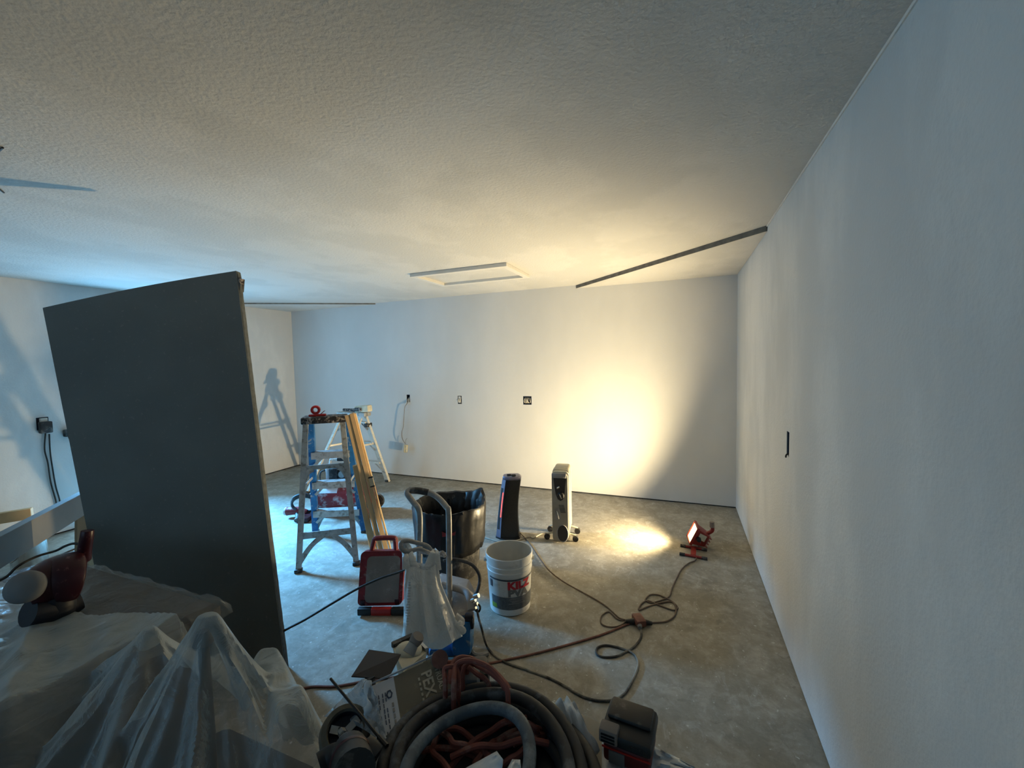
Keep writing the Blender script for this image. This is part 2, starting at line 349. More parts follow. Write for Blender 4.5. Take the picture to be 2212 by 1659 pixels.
def tag(o, label, cat, group=None):
    o['label'] = label; o['category'] = cat
    if group: o['group'] = group
    return o
def struct(name, bm, m, parent=None, label=None):
    o = obj(name, bm, m, parent, smooth=False)
    if parent is None: o['kind'] = 'structure'
    if label: o['label'] = label
    return o
def text_mesh(s, size, bold=0.0, depth=0.0):
    c = bpy.data.curves.new('lettering', 'FONT'); c.body = s; c.size = size; c.offset = bold; c.extrude = depth; c.align_x = 'LEFT'; c.resolution_u = 2
    t = bpy.data.objects.new('lettering', c); COL.objects.link(t)
    dg = bpy.context.evaluated_depsgraph_get(); me = bpy.data.meshes.new_from_object(t.evaluated_get(dg))
    bm = nb(); bm.from_mesh(me); bpy.data.objects.remove(t); bpy.data.curves.remove(c); bpy.data.meshes.remove(me)
    return bm
def sheet_with_holes(bm, ax, pos, thick, a0, a1, z0, z1, holes):
    """upright board in plane ax=pos, spanning a0..a1 by z0..z1, with rectangular holes (a,b,z,z)"""
    us = sorted({a0, a1, *[h[0] for h in holes], *[h[1] for h in holes]}); zs = sorted({z0, z1, *[h[2] for h in holes], *[h[3] for h in holes]})
    inside = lambda u, z: any(h[0] < u < h[1] and h[2] < z < h[3] for h in holes)
    for i in range(len(us)-1):
        for j in range(len(zs)-1):
            if inside((us[i]+us[i+1])/2, (zs[j]+zs[j+1])/2): continue
            if ax == 'y': bx(bm, us[i], us[i+1], pos, pos+thick, zs[j], zs[j+1])
            else: bx(bm, pos, pos+thick, us[i], us[i+1], zs[j], zs[j+1])
    bmesh.ops.remove_doubles(bm, verts=bm.verts, dist=1e-5)
    # drop inner partition faces
    seen = {}
    for f in list(bm.faces):
        k = tuple(sorted(v.index for v in f.verts))
    bm.verts.index_update()
    d = {}
    for f in bm.faces: d.setdefault(tuple(sorted(v.index for v in f.verts)), []).append(f)
    bmesh.ops.delete(bm, geom=[f for fs in d.values() if len(fs) > 1 for f in fs], context='FACES_ONLY')
    return bm

# ---------------------------------------------------------------- the room
W, H = ROOM_W, ROOM_H
bm = nb(); bx(bm, -W-0.25, 0.25, FRONT-0.25, 0.25, -0.12, 0); struct('floor', bm, 'floor')
bm = nb(); bx(bm, -W-9, -W-0.25, -8, 5, -0.16, -0.04); bx(bm, -W-0.25, 0.25, FRONT-6, FRONT-0.25, -0.16, -0.04); o = struct('ground_outside', bm, 'outside')
bm = nb(); bx(bm, -W-0.25, 0.25, FRONT-0.25, 0.25, H, H+0.1); ceil = struct('ceiling', bm, 'ceil')
GAP = 0.014
o1 = Gy(882, 861, 0); o2 = Gy(993, 864, 0); o3 = Gy(1139, 865, 0); oR = Gx(1702, 957, 0); oL = Gx(92, 915, -W)
hb = [(o1.x-0.028, o1.x+0.028, o1.z-0.05, o1.z+0.055), (o2.x-0.03, o2.x+0.03, o2.z-0.052, o2.z+0.055), (o3.x-0.055, o3.x+0.055, o3.z-0.052, o3.z+0.052)]
hr = [(oR.y-0.028, oR.y+0.028, oR.z-0.068, oR.z+0.062)]
hl = [(oL.y-0.042, oL.y+0.042, oL.z-0.06, oL.z+0.06)]
bm = sheet_with_holes(nb(), 'y', 0.0, 0.016, -W, 0, GAP, H, hb); wb = struct('wall_back', bm, 'back')
bm = nb(); bx(bm, -W-0.2, 0.2, 0.10, 0.2, 0, H); struct('sheathing', bm, 'framing', wb)
bm = nb(); bx(bm, -W, 0, 0.02, 0.10, 0, 0.04); struct('sill_plate', bm, 'dark', wb)
bm = sheet_with_holes(nb(), 'x', 0.0, 0.016, FRONT, 0.016, GAP*0.7, H, hr); wr = struct('wall_right', bm, 'right')
bm = nb(); bx(bm, 0.10, 0.2, FRONT-0.2, 0.1, 0, H); struct('sheathing', bm, 'framing', wr)
bm = nb(); bx(bm, 0.02, 0.10, FRONT, 0.1, 0, 0.04); struct('sill_plate', bm, 'dark', wr)
door_hole = (DOOR_Y0, DOOR_Y1, -0.01, DOOR_H)
bm = sheet_with_holes(nb(), 'x', -W-0.016, 0.016, FRONT, 0.016, GAP, H, hl+[(DOOR_Y0, DOOR_Y1, GAP, DOOR_H)]); wl = struct('wall_left', bm, 'right')
bm = sheet_with_holes(nb(), 'x', -W-0.14, 0.04, FRONT-0.2, 0.1, 0, H, [(DOOR_Y0, DOOR_Y1, 0, DOOR_H)]); struct('sheathing', bm, 'framing', wl)
bm = nb(); bx(bm, -W-0.10, -W-0.02, FRONT, DOOR_Y0, 0, 0.04); bx(bm, -W-0.10, -W-0.02, DOOR_Y1, 0.1, 0, 0.04); struct('sill_plate', bm, 'dark', wl)
bm = nb()
bx(bm, -W-0.14, -W+0.004, DOOR_Y0, DOOR_Y0+0.025, 0, DOOR_H); bx(bm, -W-0.14, -W+0.004, DOOR_Y1-0.025, DOOR_Y1, 0, DOOR_H); bx(bm, -W-0.14, -W+0.004, DOOR_Y0+0.025, DOOR_Y1-0.025, DOOR_H-0.025, DOOR_H)
struct('door_1', bm, 'trim', label='open doorway with plain painted jambs in the side wall')
WX0, WX1, WZ0, WZ1 = -4.65, -1.15, 1.05, 2.05
bm = sheet_with_holes(nb(), 'y', FRONT-0.12, 0.12, -W-0.15, 0.1, 0, H, [(WX0, WX1, WZ0, WZ1)]); struct('wall_front', bm, 'right')
bm = nb(); bx(bm, WX0, WX1, FRONT-0.1, FRONT+0.01, WZ0, WZ0+0.04); bx(bm, WX0, WX1, FRONT-0.1, FRONT+0.01, WZ1-0.04, WZ1)
for k in range(5):
    x = WX0+(WX1-WX0-0.04)*k/4; bx(bm, x, x+0.04, FRONT-0.1, FRONT+0.01, WZ0+0.04, WZ1-0.04)
struct('added_window_1', bm, 'trim')  # unseen window, added to give the fill light an opening
# dropped drywall pieces across the two far ceiling corners
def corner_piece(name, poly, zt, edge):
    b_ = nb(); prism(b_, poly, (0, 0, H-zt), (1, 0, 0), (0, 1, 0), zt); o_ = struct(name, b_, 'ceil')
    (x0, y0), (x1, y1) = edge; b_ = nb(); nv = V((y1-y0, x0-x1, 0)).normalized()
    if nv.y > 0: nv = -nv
    beam(b_, V((x0, y0, H-zt*0.5))+nv*0.002, V((x1, y1, H-zt*0.5))+nv*0.002, 0.006, zt); struct('shaded_edge', b_, 'shadededge', o_, 'dark grey cut edge with its shade painted in')  # strip coloured dark to stand for the front face's shade
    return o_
rA = Gz(1245, 616, H); rB = Gz(1660, 487, H)
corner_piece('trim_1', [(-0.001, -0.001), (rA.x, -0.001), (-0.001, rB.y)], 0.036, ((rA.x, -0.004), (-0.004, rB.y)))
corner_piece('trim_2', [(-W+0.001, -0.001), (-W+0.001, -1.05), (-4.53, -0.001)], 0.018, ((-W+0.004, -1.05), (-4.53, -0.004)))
bm = nb(); tube(bm, [(-0.002, y, H-0.003) for y in (FRONT, -4, rB.y)], 0.006, 6); struct('trim_3', bm, 'trim', label='pale bead along the ceiling edge')
# attic hatch
hx0, hx1, hy0, hy1 = -2.93, -1.93, -1.43, -0.83
hatch = thing('attic_hatch', 'flat attic access hatch with painted trim frame in the ceiling', 'hatch', (-2.43, -1.13, H))
t_, fw = 0.034, 0.05
bm = nb(); bx(bm, hx0+fw, hx1-fw, hy0+fw, hy1-fw, H-0.006, H-0.0005); obj('panel', bm, 'ceil', hatch, smooth=False)
for x0, x1, y0, y1 in ((hx0, hx1, hy0, hy0+fw), (hx0, hx1, hy1-fw, hy1), (hx0, hx0+fw, hy0+fw, hy1-fw), (hx1-fw, hx1, hy0+fw, hy1-fw)):
    bm = nb(); bx(bm, x0, x1, y0, y1, H-t_, H-0.0005, bev=0.004); obj('trim_board', bm, 'trim', hatch, smooth=False)
# junction box in the ceiling near the left frame edge
jb = thing('ceiling_junction_box', 'dark open junction box cut into the ceiling at the left', 'junction box', Gz(-45, 368, H))
p = Gz(-45, 368, H)
bm = nb(); lathe(bm, [(0.052, -0.004), (0.056, -0.001), (0.0535, 0.0)], 24, (p.x, p.y, H-0.001)); obj('rim', bm, 'blk', jb)
bm = nb(); cyl(bm, (p.x, p.y, H-0.003), (p.x, p.y, H-0.001), 0.052); obj('opening', bm, 'dark', jb)
for k, (u, v, u2, v2) in enumerate(((-45, 360, 6, 319), (-45, 376, 8, 416))):
    bm = nb(); a = Gz(u, v, H-0.004); b_ = Gz(u2, v2, H-0.004); tube(bm, [a, b_], 0.004, 6); obj('wire', bm, 'blk', jb)

# ---------------------------------------------------------------- electrical boxes in the walls
def wall_box(name, label, ax, c, half, zr, sgn, group=None):
    """open box set behind a hole: ax normal axis, recess goes to +sgn"""
    t = thing(name, label, 'outlet box', c)
    bmx = nb(); d = 0.062
    a0, a1, z0, z1 = -half, half, zr[0], zr[1]
    e = 0.004
    def slab(u0, u1, q0, q1, z0_, z1_):
        if ax == 'y': bx(bmx, c.x+u0, c.x+u1, min(q0, q1), max(q0, q1), c.z+z0_, c.z+z1_)
        else: bx(bmx, min(q0, q1), max(q0, q1), c.y+u0, c.y+u1, c.z+z0_, c.z+z1_)
    base = 0 if ax == 'y' else c.x
    q0, q1 = base+sgn*0.003, base+sgn*d
    slab(a0, a0+e, q0, q1, z0, z1); slab(a1-e, a1, q0, q1, z0, z1); slab(a0+e, a1-e, q0, q1, z0, z0+e); slab(a0+e, a1-e, q0, q1, z1-e, z1); slab(a0+e, a1-e, q1-sgn*e, q1, z0+e, z1-e)
    obj('box_shell', bmx, 'boxgreen', t, smooth=False)
    return t
b1 = wall_box('outlet_box', 'open wall box with a cable and receptacle hanging out of it', 'y', V((o1.x, 0, o1.z)), 0.028, (-0.05, 0.055), 1)
b2 = wall_box('outlet_box', 'open wall box filled with pale wires, in the middle of the back wall', 'y', V((o2.x, 0, o2.z)), 0.03, (-0.052, 0.055), 1)
b3 = wall_box('outlet_box', 'wide double wall box with loose white wires, nearest the lamp glow', 'y', V((o3.x, 0, o3.z)), 0.055, (-0.052, 0.052), 1)
b4 = wall_box('outlet_box', 'narrow dark wall box in the right side wall', 'x', V((0, oR.y, oR.z)), 0.028, (-0.068, 0.062), 1)
b5 = wall_box('outlet_box', 'wall box on the left wall with a dark adapter plugged in', 'x', V((-W, oL.y, oL.z)), 0.042, (-0.06, 0.06), -1)
# hanging receptacle and cable of box 1
def wall_pt(u, v, off): q = Gy(u, v, 0); return V((q.x, -off, q.z))
cb = [V((o1.x+0.005, 0.03, o1.z-0.01)), wall_pt(880, 873, 0.02), wall_pt(878, 880, 0.04), wall_pt(877, 905, 0.05), wall_pt(876, 920, 0.05), wall_pt(873, 932, 0.05), wall_pt(874, 946, 0.05), wall_pt(880, 957, 0.05)]
bm = nb(); tube(bm, curve_pts(cb, 6), 0.0045, 6); obj('cable', bm, 'wire', b1)
for du in (-3, 2, 5):
    bm = nb(); tube(bm, curve_pts([V((o1.x+0.002*du, 0.04, o1.z+0.02)), V((o1.x+0.003*du, 0.0, o1.z-0.01)), wall_pt(882+du, 874, 0.03)], 5), 0.0035, 5); obj('loose_wire', bm, 'wirew', b1)
bm = nb(); tube(bm, curve_pts([wall_pt(881, 958, 0.05), wall_pt(881, 950, 0.05), wall_pt(884, 945, 0.05)], 5), 0.003, 5); obj('loose_wire', bm, 'wire', b1)
q = wall_pt(882, 967, 0.06)
bm = nb(); box(bm, q, (0.05, 0.045, 0.105), rot=Matrix.Rotation(0.7, 3, 'Z') @ Matrix.Rotation(0.12, 3, 'Y'), bev=0.005); rc = obj('receptacle', bm, 'outlet', b1)
for s in (-0.025, 0.025):
    bm = nb(); box(bm, q+V((0.018, -0.012, s)), (0.012, 0.03, 0.03), rz=0.7, bev=0.003); obj('socket_face', bm, 'wirew', rc)
for t, c, n_, wd in ((b2, o2, 2, 0.012), (b3, o3, 5, 0.035)):
    for k in range(n_):
        x = c.x+(k-(n_-1)/2)*wd*2/max(1, n_-1)
        bm = nb(); tube(bm, curve_pts([V((x, 0.045, c.z+0.035)), V((x+random.uniform(-.008, .008), 0.004, c.z+0.02)), V((x+random.uniform(-.01, .01), -0.006, c.z-0.01)), V((x, 0.02, c.z-0.035))], 5), 0.004, 6); obj('wire', bm, 'wirew', t)
bm = nb(); box(bm, (o2.x-0.004, 0.006, o2.z+0.004), (0.036, 0.004, 0.085)); obj('wiring_tag', bm, 'wirew', b2, smooth=False)
bm = nb(); tube(bm, curve_pts([V((0.03, oR.y, oR.z-0.05)), V((-0.005, oR.y-0.006, oR.z-0.06)), V((-0.012, oR.y-0.016, oR.z-0.075))], 5), 0.004, 6); obj('wire', bm, 'blk', b4)
# adapter on the left wall with two hanging leads
aL = V((-W, oL.y, oL.z))
ad = thing('wall_adapter', 'dark power adapter plugged in on the left wall with two leads hanging', 'adapter', aL+V((0.05, 0, -0.09)))
bm = nb(); box(bm, aL+V((0.035, 0.005, -0.035)), (0.06, 0.085, 0.11), bev=0.01); obj('body', bm, 'blkd', ad)
bm = nb(); box(bm, aL+V((0.02, 0.0, 0.035)), (0.03, 0.05, 0.035), bev=0.004); obj('socket_face', bm, 'wirew', ad)
def lw_pt(u, v, off=0.02): q = Gx(u, v, -W); return V((-W+off, q.y, q.z))
for pts in ([(96, 935), (94, 970), (101, 1000), (107, 1040), (118, 1080), (122, 1100)], [(104, 937), (106, 975), (111, 1010), (118, 1050), (126, 1078), (130, 1100)]):
    bm = nb(); tube(bm, curve_pts([lw_pt(u, v) for u, v in pts], 6), 0.006, 6); obj('lead', bm, 'cordblk', ad)
q = lw_pt(143, 935, 0.03)
nt_ = thing('plug_adapter', 'small dark plug on the left wall beside the grey panel edge', 'plug', q-V((0.03, 0, 0)))
bm = nb(); box(bm, q, (0.05, 0.06, 0.07), bev=0.01); obj('body', bm, 'blkd', nt_)
bm = nb(); cyl(bm, q+V((0.02, 0, -0.03)), q+V((0.03, 0, -0.07)), 0.01, 0.006, 10); obj('strain_relief', bm, 'cordblk', nt_)

# ---------------------------------------------------------------- grey door slab
TR, BR, TL, BL = Gd(510, 585, 2.2), Gz(616, 1450, 0.0), Gd(92, 665, 2.06), Gd(249, 1450, 2.2)
BL.z = max(BL.z, 0.0)
slab = thing('door_panel', 'large dark grey flush panel, door-sized, standing on end beside the plastic-covered bench', 'panel', (BR+BL)/2)
nrm = (TR-BR).cross(BL-BR).normalized()
if nrm.y < 0: nrm = -nrm
bm = nb(); NX, NZ = 16, 24; TH = 0.034
def sp(a, c, k):
    p = (BL*(1-a)+BR*a)*(1-c)+(TL*(1-a)+TR*a)*c
    p = p + nrm*(k*TH - 0.012*math.sin(a*PI)*1.0)
    p.z += 0.006*math.sin(a*PI)*c
    return p
g = [[[bm.verts.new(sp(i/NX, j/NZ, k)) for j in range(NZ+1)] for i in range(NX+1)] for k in (0, 1)]
for i in range(NX):
    for j in range(NZ):
        bm.faces.new((g[0][i][j], g[0][i+1][j], g[0][i+1][j+1], g[0][i][j+1])); bm.faces.new((g[1][i][j+1], g[1][i+1][j+1], g[1][i+1][j], g[1][i][j]))
    bm.faces.new((g[0][i][0], g[1][i][0], g[1][i+1][0], g[0][i+1][0])); bm.faces.new((g[0][i][NZ], g[0][i+1][NZ], g[1][i+1][NZ], g[1][i][NZ]))
for j in range(NZ):
    bm.faces.new((g[0][0][j], g[0][0][j+1], g[1][0][j+1], g[1][0][j])); bm.faces.new((g[0][NX][j], g[1][NX][j], g[1][NX][j+1], g[0][NX][j+1]))
obj('core', bm, 'slab', slab, smooth=False)
ev = (TR-BR); es = (TR-TL).normalized()
bm = nb(); N = 60
rows = []
for j in range(N+1):
    p = BR+ev*(0.002+0.996*j/N)
    a = 0.0012+0.0025*random.random()
    if j/N > 0.955 and j/N < 0.985: a += 0.008*random.random()
    rows.append([p+nrm*0.002+es*0.0005, p+nrm*0.004+es*a, p+nrm*(TH-0.003)+es*(a*0.7+0.001), p+nrm*(TH-0.001)+es*0.0005])
R_ = [[bm.verts.new(x) for x in r] for r in rows]
for A, B in zip(R_, R_[1:]):
    for k in range(3): bm.faces.new((A[k], A[k+1], B[k+1], B[k]))
obj('edge_strip', bm, 'slabedge', slab, label='lighter rough edge strip with chips')
ch = BR+ev*0.965+es*0.004+nrm*TH*0.6
bm = nb(); box(bm, ch, (0.012, 0.03, 0.07), rot=Matrix.Rotation(0.2, 3, 'Y'), bev=0.004); obj('chipped_knot', bm, 'cap', slab, label='dark chipped spot near the top of the edge')

# ---------------------------------------------------------------- near stepladder (blue rails)
LT = 1.13
A1, A2, B1, B2 = Gz(645, 1236), Gz(770, 1220), Gz(682, 1152), Gz(787, 1148)
C1, C2 = Gz(657, 912, LT), Gz(743, 907, LT)
lad = thing('stepladder', 'blue fibreglass stepladder with a paint-splashed black top, boards leaning on it', 'ladder', (A1+A2+B1+B2)/4)
ax = (C2-C1).normalized(); back = V((-ax.y, ax.x, 0))
T1n, T2n = C1+ax*0.012, C2-ax*0.012; T1f, T2f = C1+ax*0.035+back*0.09, C2-ax*0.0+back*0.09
for a, t in ((A1, T1n), (A2, T2n)):
    bm = nb(); beam(bm, a, t+V((0, 0, 0.0)), 0.040, 0.024, up=back); obj('rear_leg', bm, 'alu', lad, smooth=False)
    bm = nb(); box(bm, a+V((0, 0, 0.014)), (0.055, 0.05, 0.028), rz=math.atan2(ax.y, ax.x), bev=0.006); obj('foot', bm, 'blkd', lad)
rails = []
for a, t in ((B1, T1f), (B2, T2f)):
    bm = nb(); beam(bm, a, t, 0.05, 0.06, up=back); rails.append(obj('front_rail', bm, 'blue', lad, smooth=False))
    bm = nb(); box(bm, a+V((0, 0, 0.012)), (0.06, 0.08, 0.024), rz=math.atan2(ax.y, ax.x), bev=0.006); obj('foot', bm, 'blkd', lad)
lerp = lambda a, b, z: a+(b-a)*(z/b.z)
for z in (0.84, 0.55, 0.255):
    p, q = lerp(B1, T1f, z), lerp(B2, T2f, z)
    bm = nb(); d = (q-p).normalized(); bk = V((-d.y, d.x, 0))
    beam(bm, p-bk*0.0, q, 0.085, 0.006, up=V((0, 0, 1))); beam(bm, p-bk*0.04-V((0, 0, 0.028)), q-bk*0.04-V((0, 0, 0.028)), 0.006, 0.055); beam(bm, p+bk*0.04-V((0, 0, 0.02)), q+bk*0.04-V((0, 0, 0.02)), 0.006, 0.04)
    st_ = obj('step', bm, 'alu', lad, smooth=False)
    for e, s in ((p, 1), (q, -1)):
        bm = nb(); beam(bm, e+d*s*0.01-V((0, 0, 0.12)), e+d*s*0.10-V((0, 0, 0.03)), 0.004, 0.022); obj('gusset', bm, 'alu', st_, smooth=False)
for z, hh in ((0.26, 0.05), (0.77, 0.035)):
    p, q = lerp(A1, T1n, z), lerp(A2, T2n, z)
    bm = nb(); beam(bm, p, q, 0.012, hh); cb_ = obj('rear_brace', bm, 'alu', lad, smooth=False)
    d = (q-p)
    for e, f2, k in ((A1, T1n, 0.42), (A2, T2n, 0.42)):
        lo = lerp(e, f2, max(0.05, z-(0.20 if z < 0.5 else 0.11))); hi = (p+d*(k if z < 0.5 else 0.22)) if e is A1 else (q-d*(k if z < 0.5 else 0.22))
        mid = (lo+hi)/2+V((0, 0, 0.02))
        bm = nb(); tube(bm, curve_pts([lo, mid, hi-V((0, 0, 0.015))], 6), 0.022, 6, flat=0.25, flatdir=back); obj('curved_brace', bm, 'alu', cb_)
for z in (0.1,):
    p, q = lerp(B1, T1f, 0.24), lerp(B2, T2f, 0.24); d = q-p
    for e, t, s in ((B1, T1f, 1), (B2, T2f, -1)):
        lo = lerp(e, t, 0.04); hi = lerp(e, t, 0.23)+d*0.28*s
        bm = nb(); tube(bm, curve_pts([lo, (lo+hi)/2-V((0, 0, -0.03)), hi], 6), 0.024, 6, flat=0.25, flatdir=back); obj('curved_brace', bm, 'alu', lad)
for n1, f1 in ((lerp(A1, T1n, 0.62), lerp(B1, T1f, 0.6)), (lerp(A2, T2n, 0.62), lerp(B2, T2f, 0.6))):
    bm = nb(); beam(bm, n1, f1, 0.005, 0.02); obj('spreader', bm, 'alu', lad, smooth=False)
cc = (C1+C2)/2+back*0.04
bm = nb(); box(bm, cc+V((0, 0, 0.012)), ((C2-C1).length+0.04, 0.17, 0.055), rz=math.atan2(ax.y, ax.x), bev=0.01); obj('top_cap', bm, 'cap', lad)
LTOP = LT+0.0395
# red tape dispenser on the cap
tp = Gz(682, 897, LTOP); tp = cc+ax*(-0.055)+V((0, 0, LTOP-LT))
td = thing('tape_dispenser', 'small red tape dispenser sitting on the ladder top', 'tape dispenser', (tp.x, tp.y, LTOP))
tz = V((tp.x, tp.y, LTOP))
bm = nb(); box(bm, tz+V((0, 0, 0.008)), (0.13, 0.05, 0.016), rz=math.atan2(ax.y, ax.x), bev=0.005); obj('base', bm, 'redm', td)
bm = nb(); lathe(bm, [(0.018, -0.02), (0.036, -0.02), (0.038, 0), (0.036, 0.02), (0.018, 0.02), (0.018, -0.02)], 24, tz-ax*0.012+V((0, 0, 0.052)), rot=V((back.x, back.y, 0)).to_track_quat('Z', 'Y').to_matrix()); obj('roll', bm, 'redm', td)
bm = nb(); beam(bm, tz+ax*0.02+V((0, 0, 0.012)), tz+ax*0.055+V((0, 0, 0.04)), 0.045, 0.006); obj('blade_guard', bm, 'red', td)

# ---------------------------------------------------------------- boards leaning on the ladder
def board(b0, t0, wd, dp, label, m='wood', tagged=False):
    o_ = thing('lumber_board', label, 'board', b0, group='pine boards leaning on the stepladder')
    b_ = nb(); u = V((CAM.x-b0.x, CAM.y-b0.y, 0)).normalized(); beam(b_, b0, t0, wd, dp, up=u, bev=0.002); obj('plank', b_, m, o_, smooth=False)
    return o_
dpl = V((ax.x, ax.y, 0))
gu = lambda u, v, d: Gd(u, v, d)
bd1 = board(Gz(823, 1190, 0.02), Gd(750, 897, 3.30), 0.036, 0.03, 'long pine board leaning against the ladder, left of the pair reaching the top')
bd2 = board(Gz(835, 1189, 0.02), Gd(760, 893, 3.31), 0.034, 0.04, 'long pine board with a small dark stamp, right of the pair reaching the ladder top')
bd3 = board(Gz(805, 1191, 0.02), Gd(767, 1005, 3.40), 0.038, 0.03, 'shorter pine board leaning at the left of the bundle')
bd4 = board(Gz(814, 1192, 0.02), Gd(784, 1070, 3.46), 0.016, 0.02, 'thin short pine strip in the middle of the leaning bundle')
bd5 = board(Gz(844, 1187, 0.02), Gd(767, 893, 3.34), 0.012, 0.05, 'narrow pale pine strip at the right edge of the leaning bundle', 'woodlight')
p = Gd(803, 1041, 3.40); a_, b__ = Gd(800, 1030, 3.40), Gd(805, 1052, 3.40)
bm = nb(); beam(bm, a_+(CAM-a_).normalized()*0.028, b__+(CAM-b__).normalized()*0.028, 0.03, 0.003, up=(CAM-p)); st_ = obj('stamp', bm, 'outlet', bd2, smooth=False, label='small stamped tag on the board')
for a, b_ in ((a_, a_+(b__-a_)*0.12), (b__-(b__-a_)*0.12, b__)):
    bm = nb(); beam(bm, a+(CAM-a).normalized()*0.030, b_+(CAM-b_).normalized()*0.030, 0.036, 0.003, up=(CAM-p)); obj('stamp_bar', bm, 'blk', st_, smooth=False)

# ---------------------------------------------------------------- far stepladder (pale aluminium)
F1 = Gz(838, 1040); F2 = V((F1.x-0.42, F1.y-0.02, 0))
apx = Gy(785, 897, -0.60); AZ = apx.z
dirx = V((-0.35, -1, 0)).normalized()
R1 = V((-4.42, -1.02, 0)); R2 = R1+V((-0.42, -0.02, 0))
lad2 = thing('stepladder', 'pale aluminium stepladder near the back wall with a brush on its top', 'ladder', (F1+R2)/2)
ta1, ta2 = V((apx.x+0.02, apx.y, AZ)), V((apx.x-0.33, apx.y-0.01, AZ))
rf = lambda a, t, nm, ww, dd: obj(nm, beam(nb(), a, t, ww, dd, up=V((1, 0, 0))), 'alu2', lad2, smooth=False)
rf(F1, ta1, 'front_rail', 0.035, 0.06); rf(F2, ta2, 'front_rail', 0.035, 0.06)
rf(R1, ta1-V((0.02, 0.05, 0.03)), 'rear_leg', 0.025, 0.035); rf(R2, ta2-V((-0.02, 0.05, 0.03)), 'rear_leg', 0.025, 0.035)
for a in (F1, F2, R1, R2):
    bm = nb(); box(bm, a+V((0, 0, 0.015)), (0.05, 0.07, 0.03), bev=0.006); obj('foot', bm, 'blkd', lad2)
for z in (0.28, 0.56, 0.84):
    p, q = lerp(F1, ta1, z), lerp(F2, ta2, z)
    bm = nb(); beam(bm, p, q, 0.08, 0.02); st_ = obj('step', bm, 'alu2', lad2, smooth=False)
    bm = nb(); tube(bm, [p-V((0, 0, 0.10)), p+(q-p)*0.25-V((0, 0, 0.015))], 0.008, 6); obj('gusset', bm, 'alu', st_)
for z in (0.3, 0.75):
    p, q = lerp(R1, ta1, z), lerp(R2, ta2, z); bm = nb(); beam(bm, p, q, 0.012, 0.03); obj('rear_brace', bm, 'alu2', lad2, smooth=False)
for a, b_, t in ((F1, R1, ta1), (F2, R2, ta2)):
    bm = nb(); beam(bm, lerp(a, t, 0.55), lerp(b_, t, 0.55), 0.006, 0.022); obj('spreader', bm, 'steel', lad2, smooth=False)
bm = nb(); box(bm, (ta1+ta2)/2+V((0, 0.0, 0.015)), (0.46, 0.13, 0.05), bev=0.01); obj('top_cap', bm, 'alu', lad2)
kp = lerp(F1, ta1, AZ-0.13)
bm = nb(); box(bm, kp, (0.06, 0.09, 0.05), bev=0.006); obj('clamp', bm, 'blkd', lad2)
# wide brush lying on that ladder
bz = AZ+0.04
br = thing('stain_brush', 'wide paint-caked brush block lying on the far ladder top', 'brush', (ta1.x-0.02, ta1.y, bz))
bm = nb(); box(bm, (ta1.x+0.0, ta1.y-0.02, bz+0.045), (0.22, 0.09, 0.085), rot=Matrix.Rotation(-0.08, 3, 'Y'), bev=0.015); obj('bristle_block', bm, 'mud', br)
bm = nb(); box(bm, (ta1.x-0.04, ta1.y-0.07, bz+0.04), (0.10, 0.03, 0.05), bev=0.01); obj('ferrule', bm, 'cap', br)
bm = nb(); tube(bm, [(ta1.x-0.08, ta1.y-0.05, bz+0.03), (ta1.x-0.27, ta1.y-0.08, bz+0.035)], lambda t: 0.022-0.006*t, 10); obj('handle', bm, 'cap', br)

# ---------------------------------------------------------------- air compressor
cp = Gz(735, 1118, 0.0)+V((-0.373, 0.928, 0))*0.12
cmpz = thing('air_compressor', 'dusty red air compressor with a black pump behind the blue ladder', 'compressor', cp, RZ)
L = lambda *a: V(a)
def lobj(name, b_, m, par, **k): return obj(name, b_, m, par, world=False, **k)
bm = nb(); rot = Matrix.Rotation(PI/2, 3, 'Y')
prof = [(0.001, -0.34), (0.06, -0.335), (0.11, -0.31), (0.135, -0.26), (0.14, -0.2), (0.14, 0.2), (0.135, 0.26), (0.11, 0.31), (0.06, 0.335), (0.001, 0.34)]
lathe(bm, prof, 28, (0, 0, 0.2), rot); tk = lobj('tank', bm, 'tank', cmpz)
bm = nb(); lathe(bm, [(0.001, -0.338), (0.062, -0.336), (0.113, -0.312), (0.138, -0.262), (0.1425, -0.2), (0.1425, -0.02)], 28, (0, 0, 0.2), rot)
bmesh.ops.delete(bm, geom=[v for v in bm.verts if v.co.z < 0.235+0.03*noise.noise(v.co*12)], context='VERTS'); lobj('dust_coat', bm, 'dust', tk, label='white plaster dust lying on the tank')
for x in (-0.2, 0.2):
    bm = nb(); bx(bm, x-0.03, x+0.03, -0.11, 0.11, 0.0, 0.075, bev=0.008); lobj('foot', bm, 'redm', cmpz)
bm = nb(); bx(bm, -0.2, 0.22, -0.1, 0.1, 0.335, 0.35); lobj('deck', bm, 'red', cmpz, smooth=False)
bm = nb(); cyl(bm, (-0.02, 0, 0.43), (0.22, 0, 0.43), 0.075, seg=24); mo = lobj('motor', bm, 'blk', cmpz)
for k in range(8):
    bm = nb(); cyl(bm, (0.0+k*0.028, 0, 0.43), (0.012+k*0.028, 0, 0.43), 0.082, seg=24); lobj('cooling_fin', bm, 'blkd', mo)
bm = nb(); bx(bm, -0.13, -0.03, -0.06, 0.06, 0.35, 0.50, bev=0.012); pu = lobj('pump', bm, 'blkd', cmpz)
bm = nb(); bx(bm, -0.17, -0.13, -0.04, 0.04, 0.38, 0.5, bev=0.01); lobj('cylinder_head', bm, 'dust', pu)
bm = nb(); cyl(bm, (0.03, -0.085, 0.45), (0.03, -0.11, 0.45), 0.035); lobj('gauge', bm, 'steel', cmpz)
bm = nb(); cyl(bm, (0.10, -0.085, 0.40), (0.10, -0.12, 0.40), 0.025); lobj('gauge', bm, 'steel', cmpz)
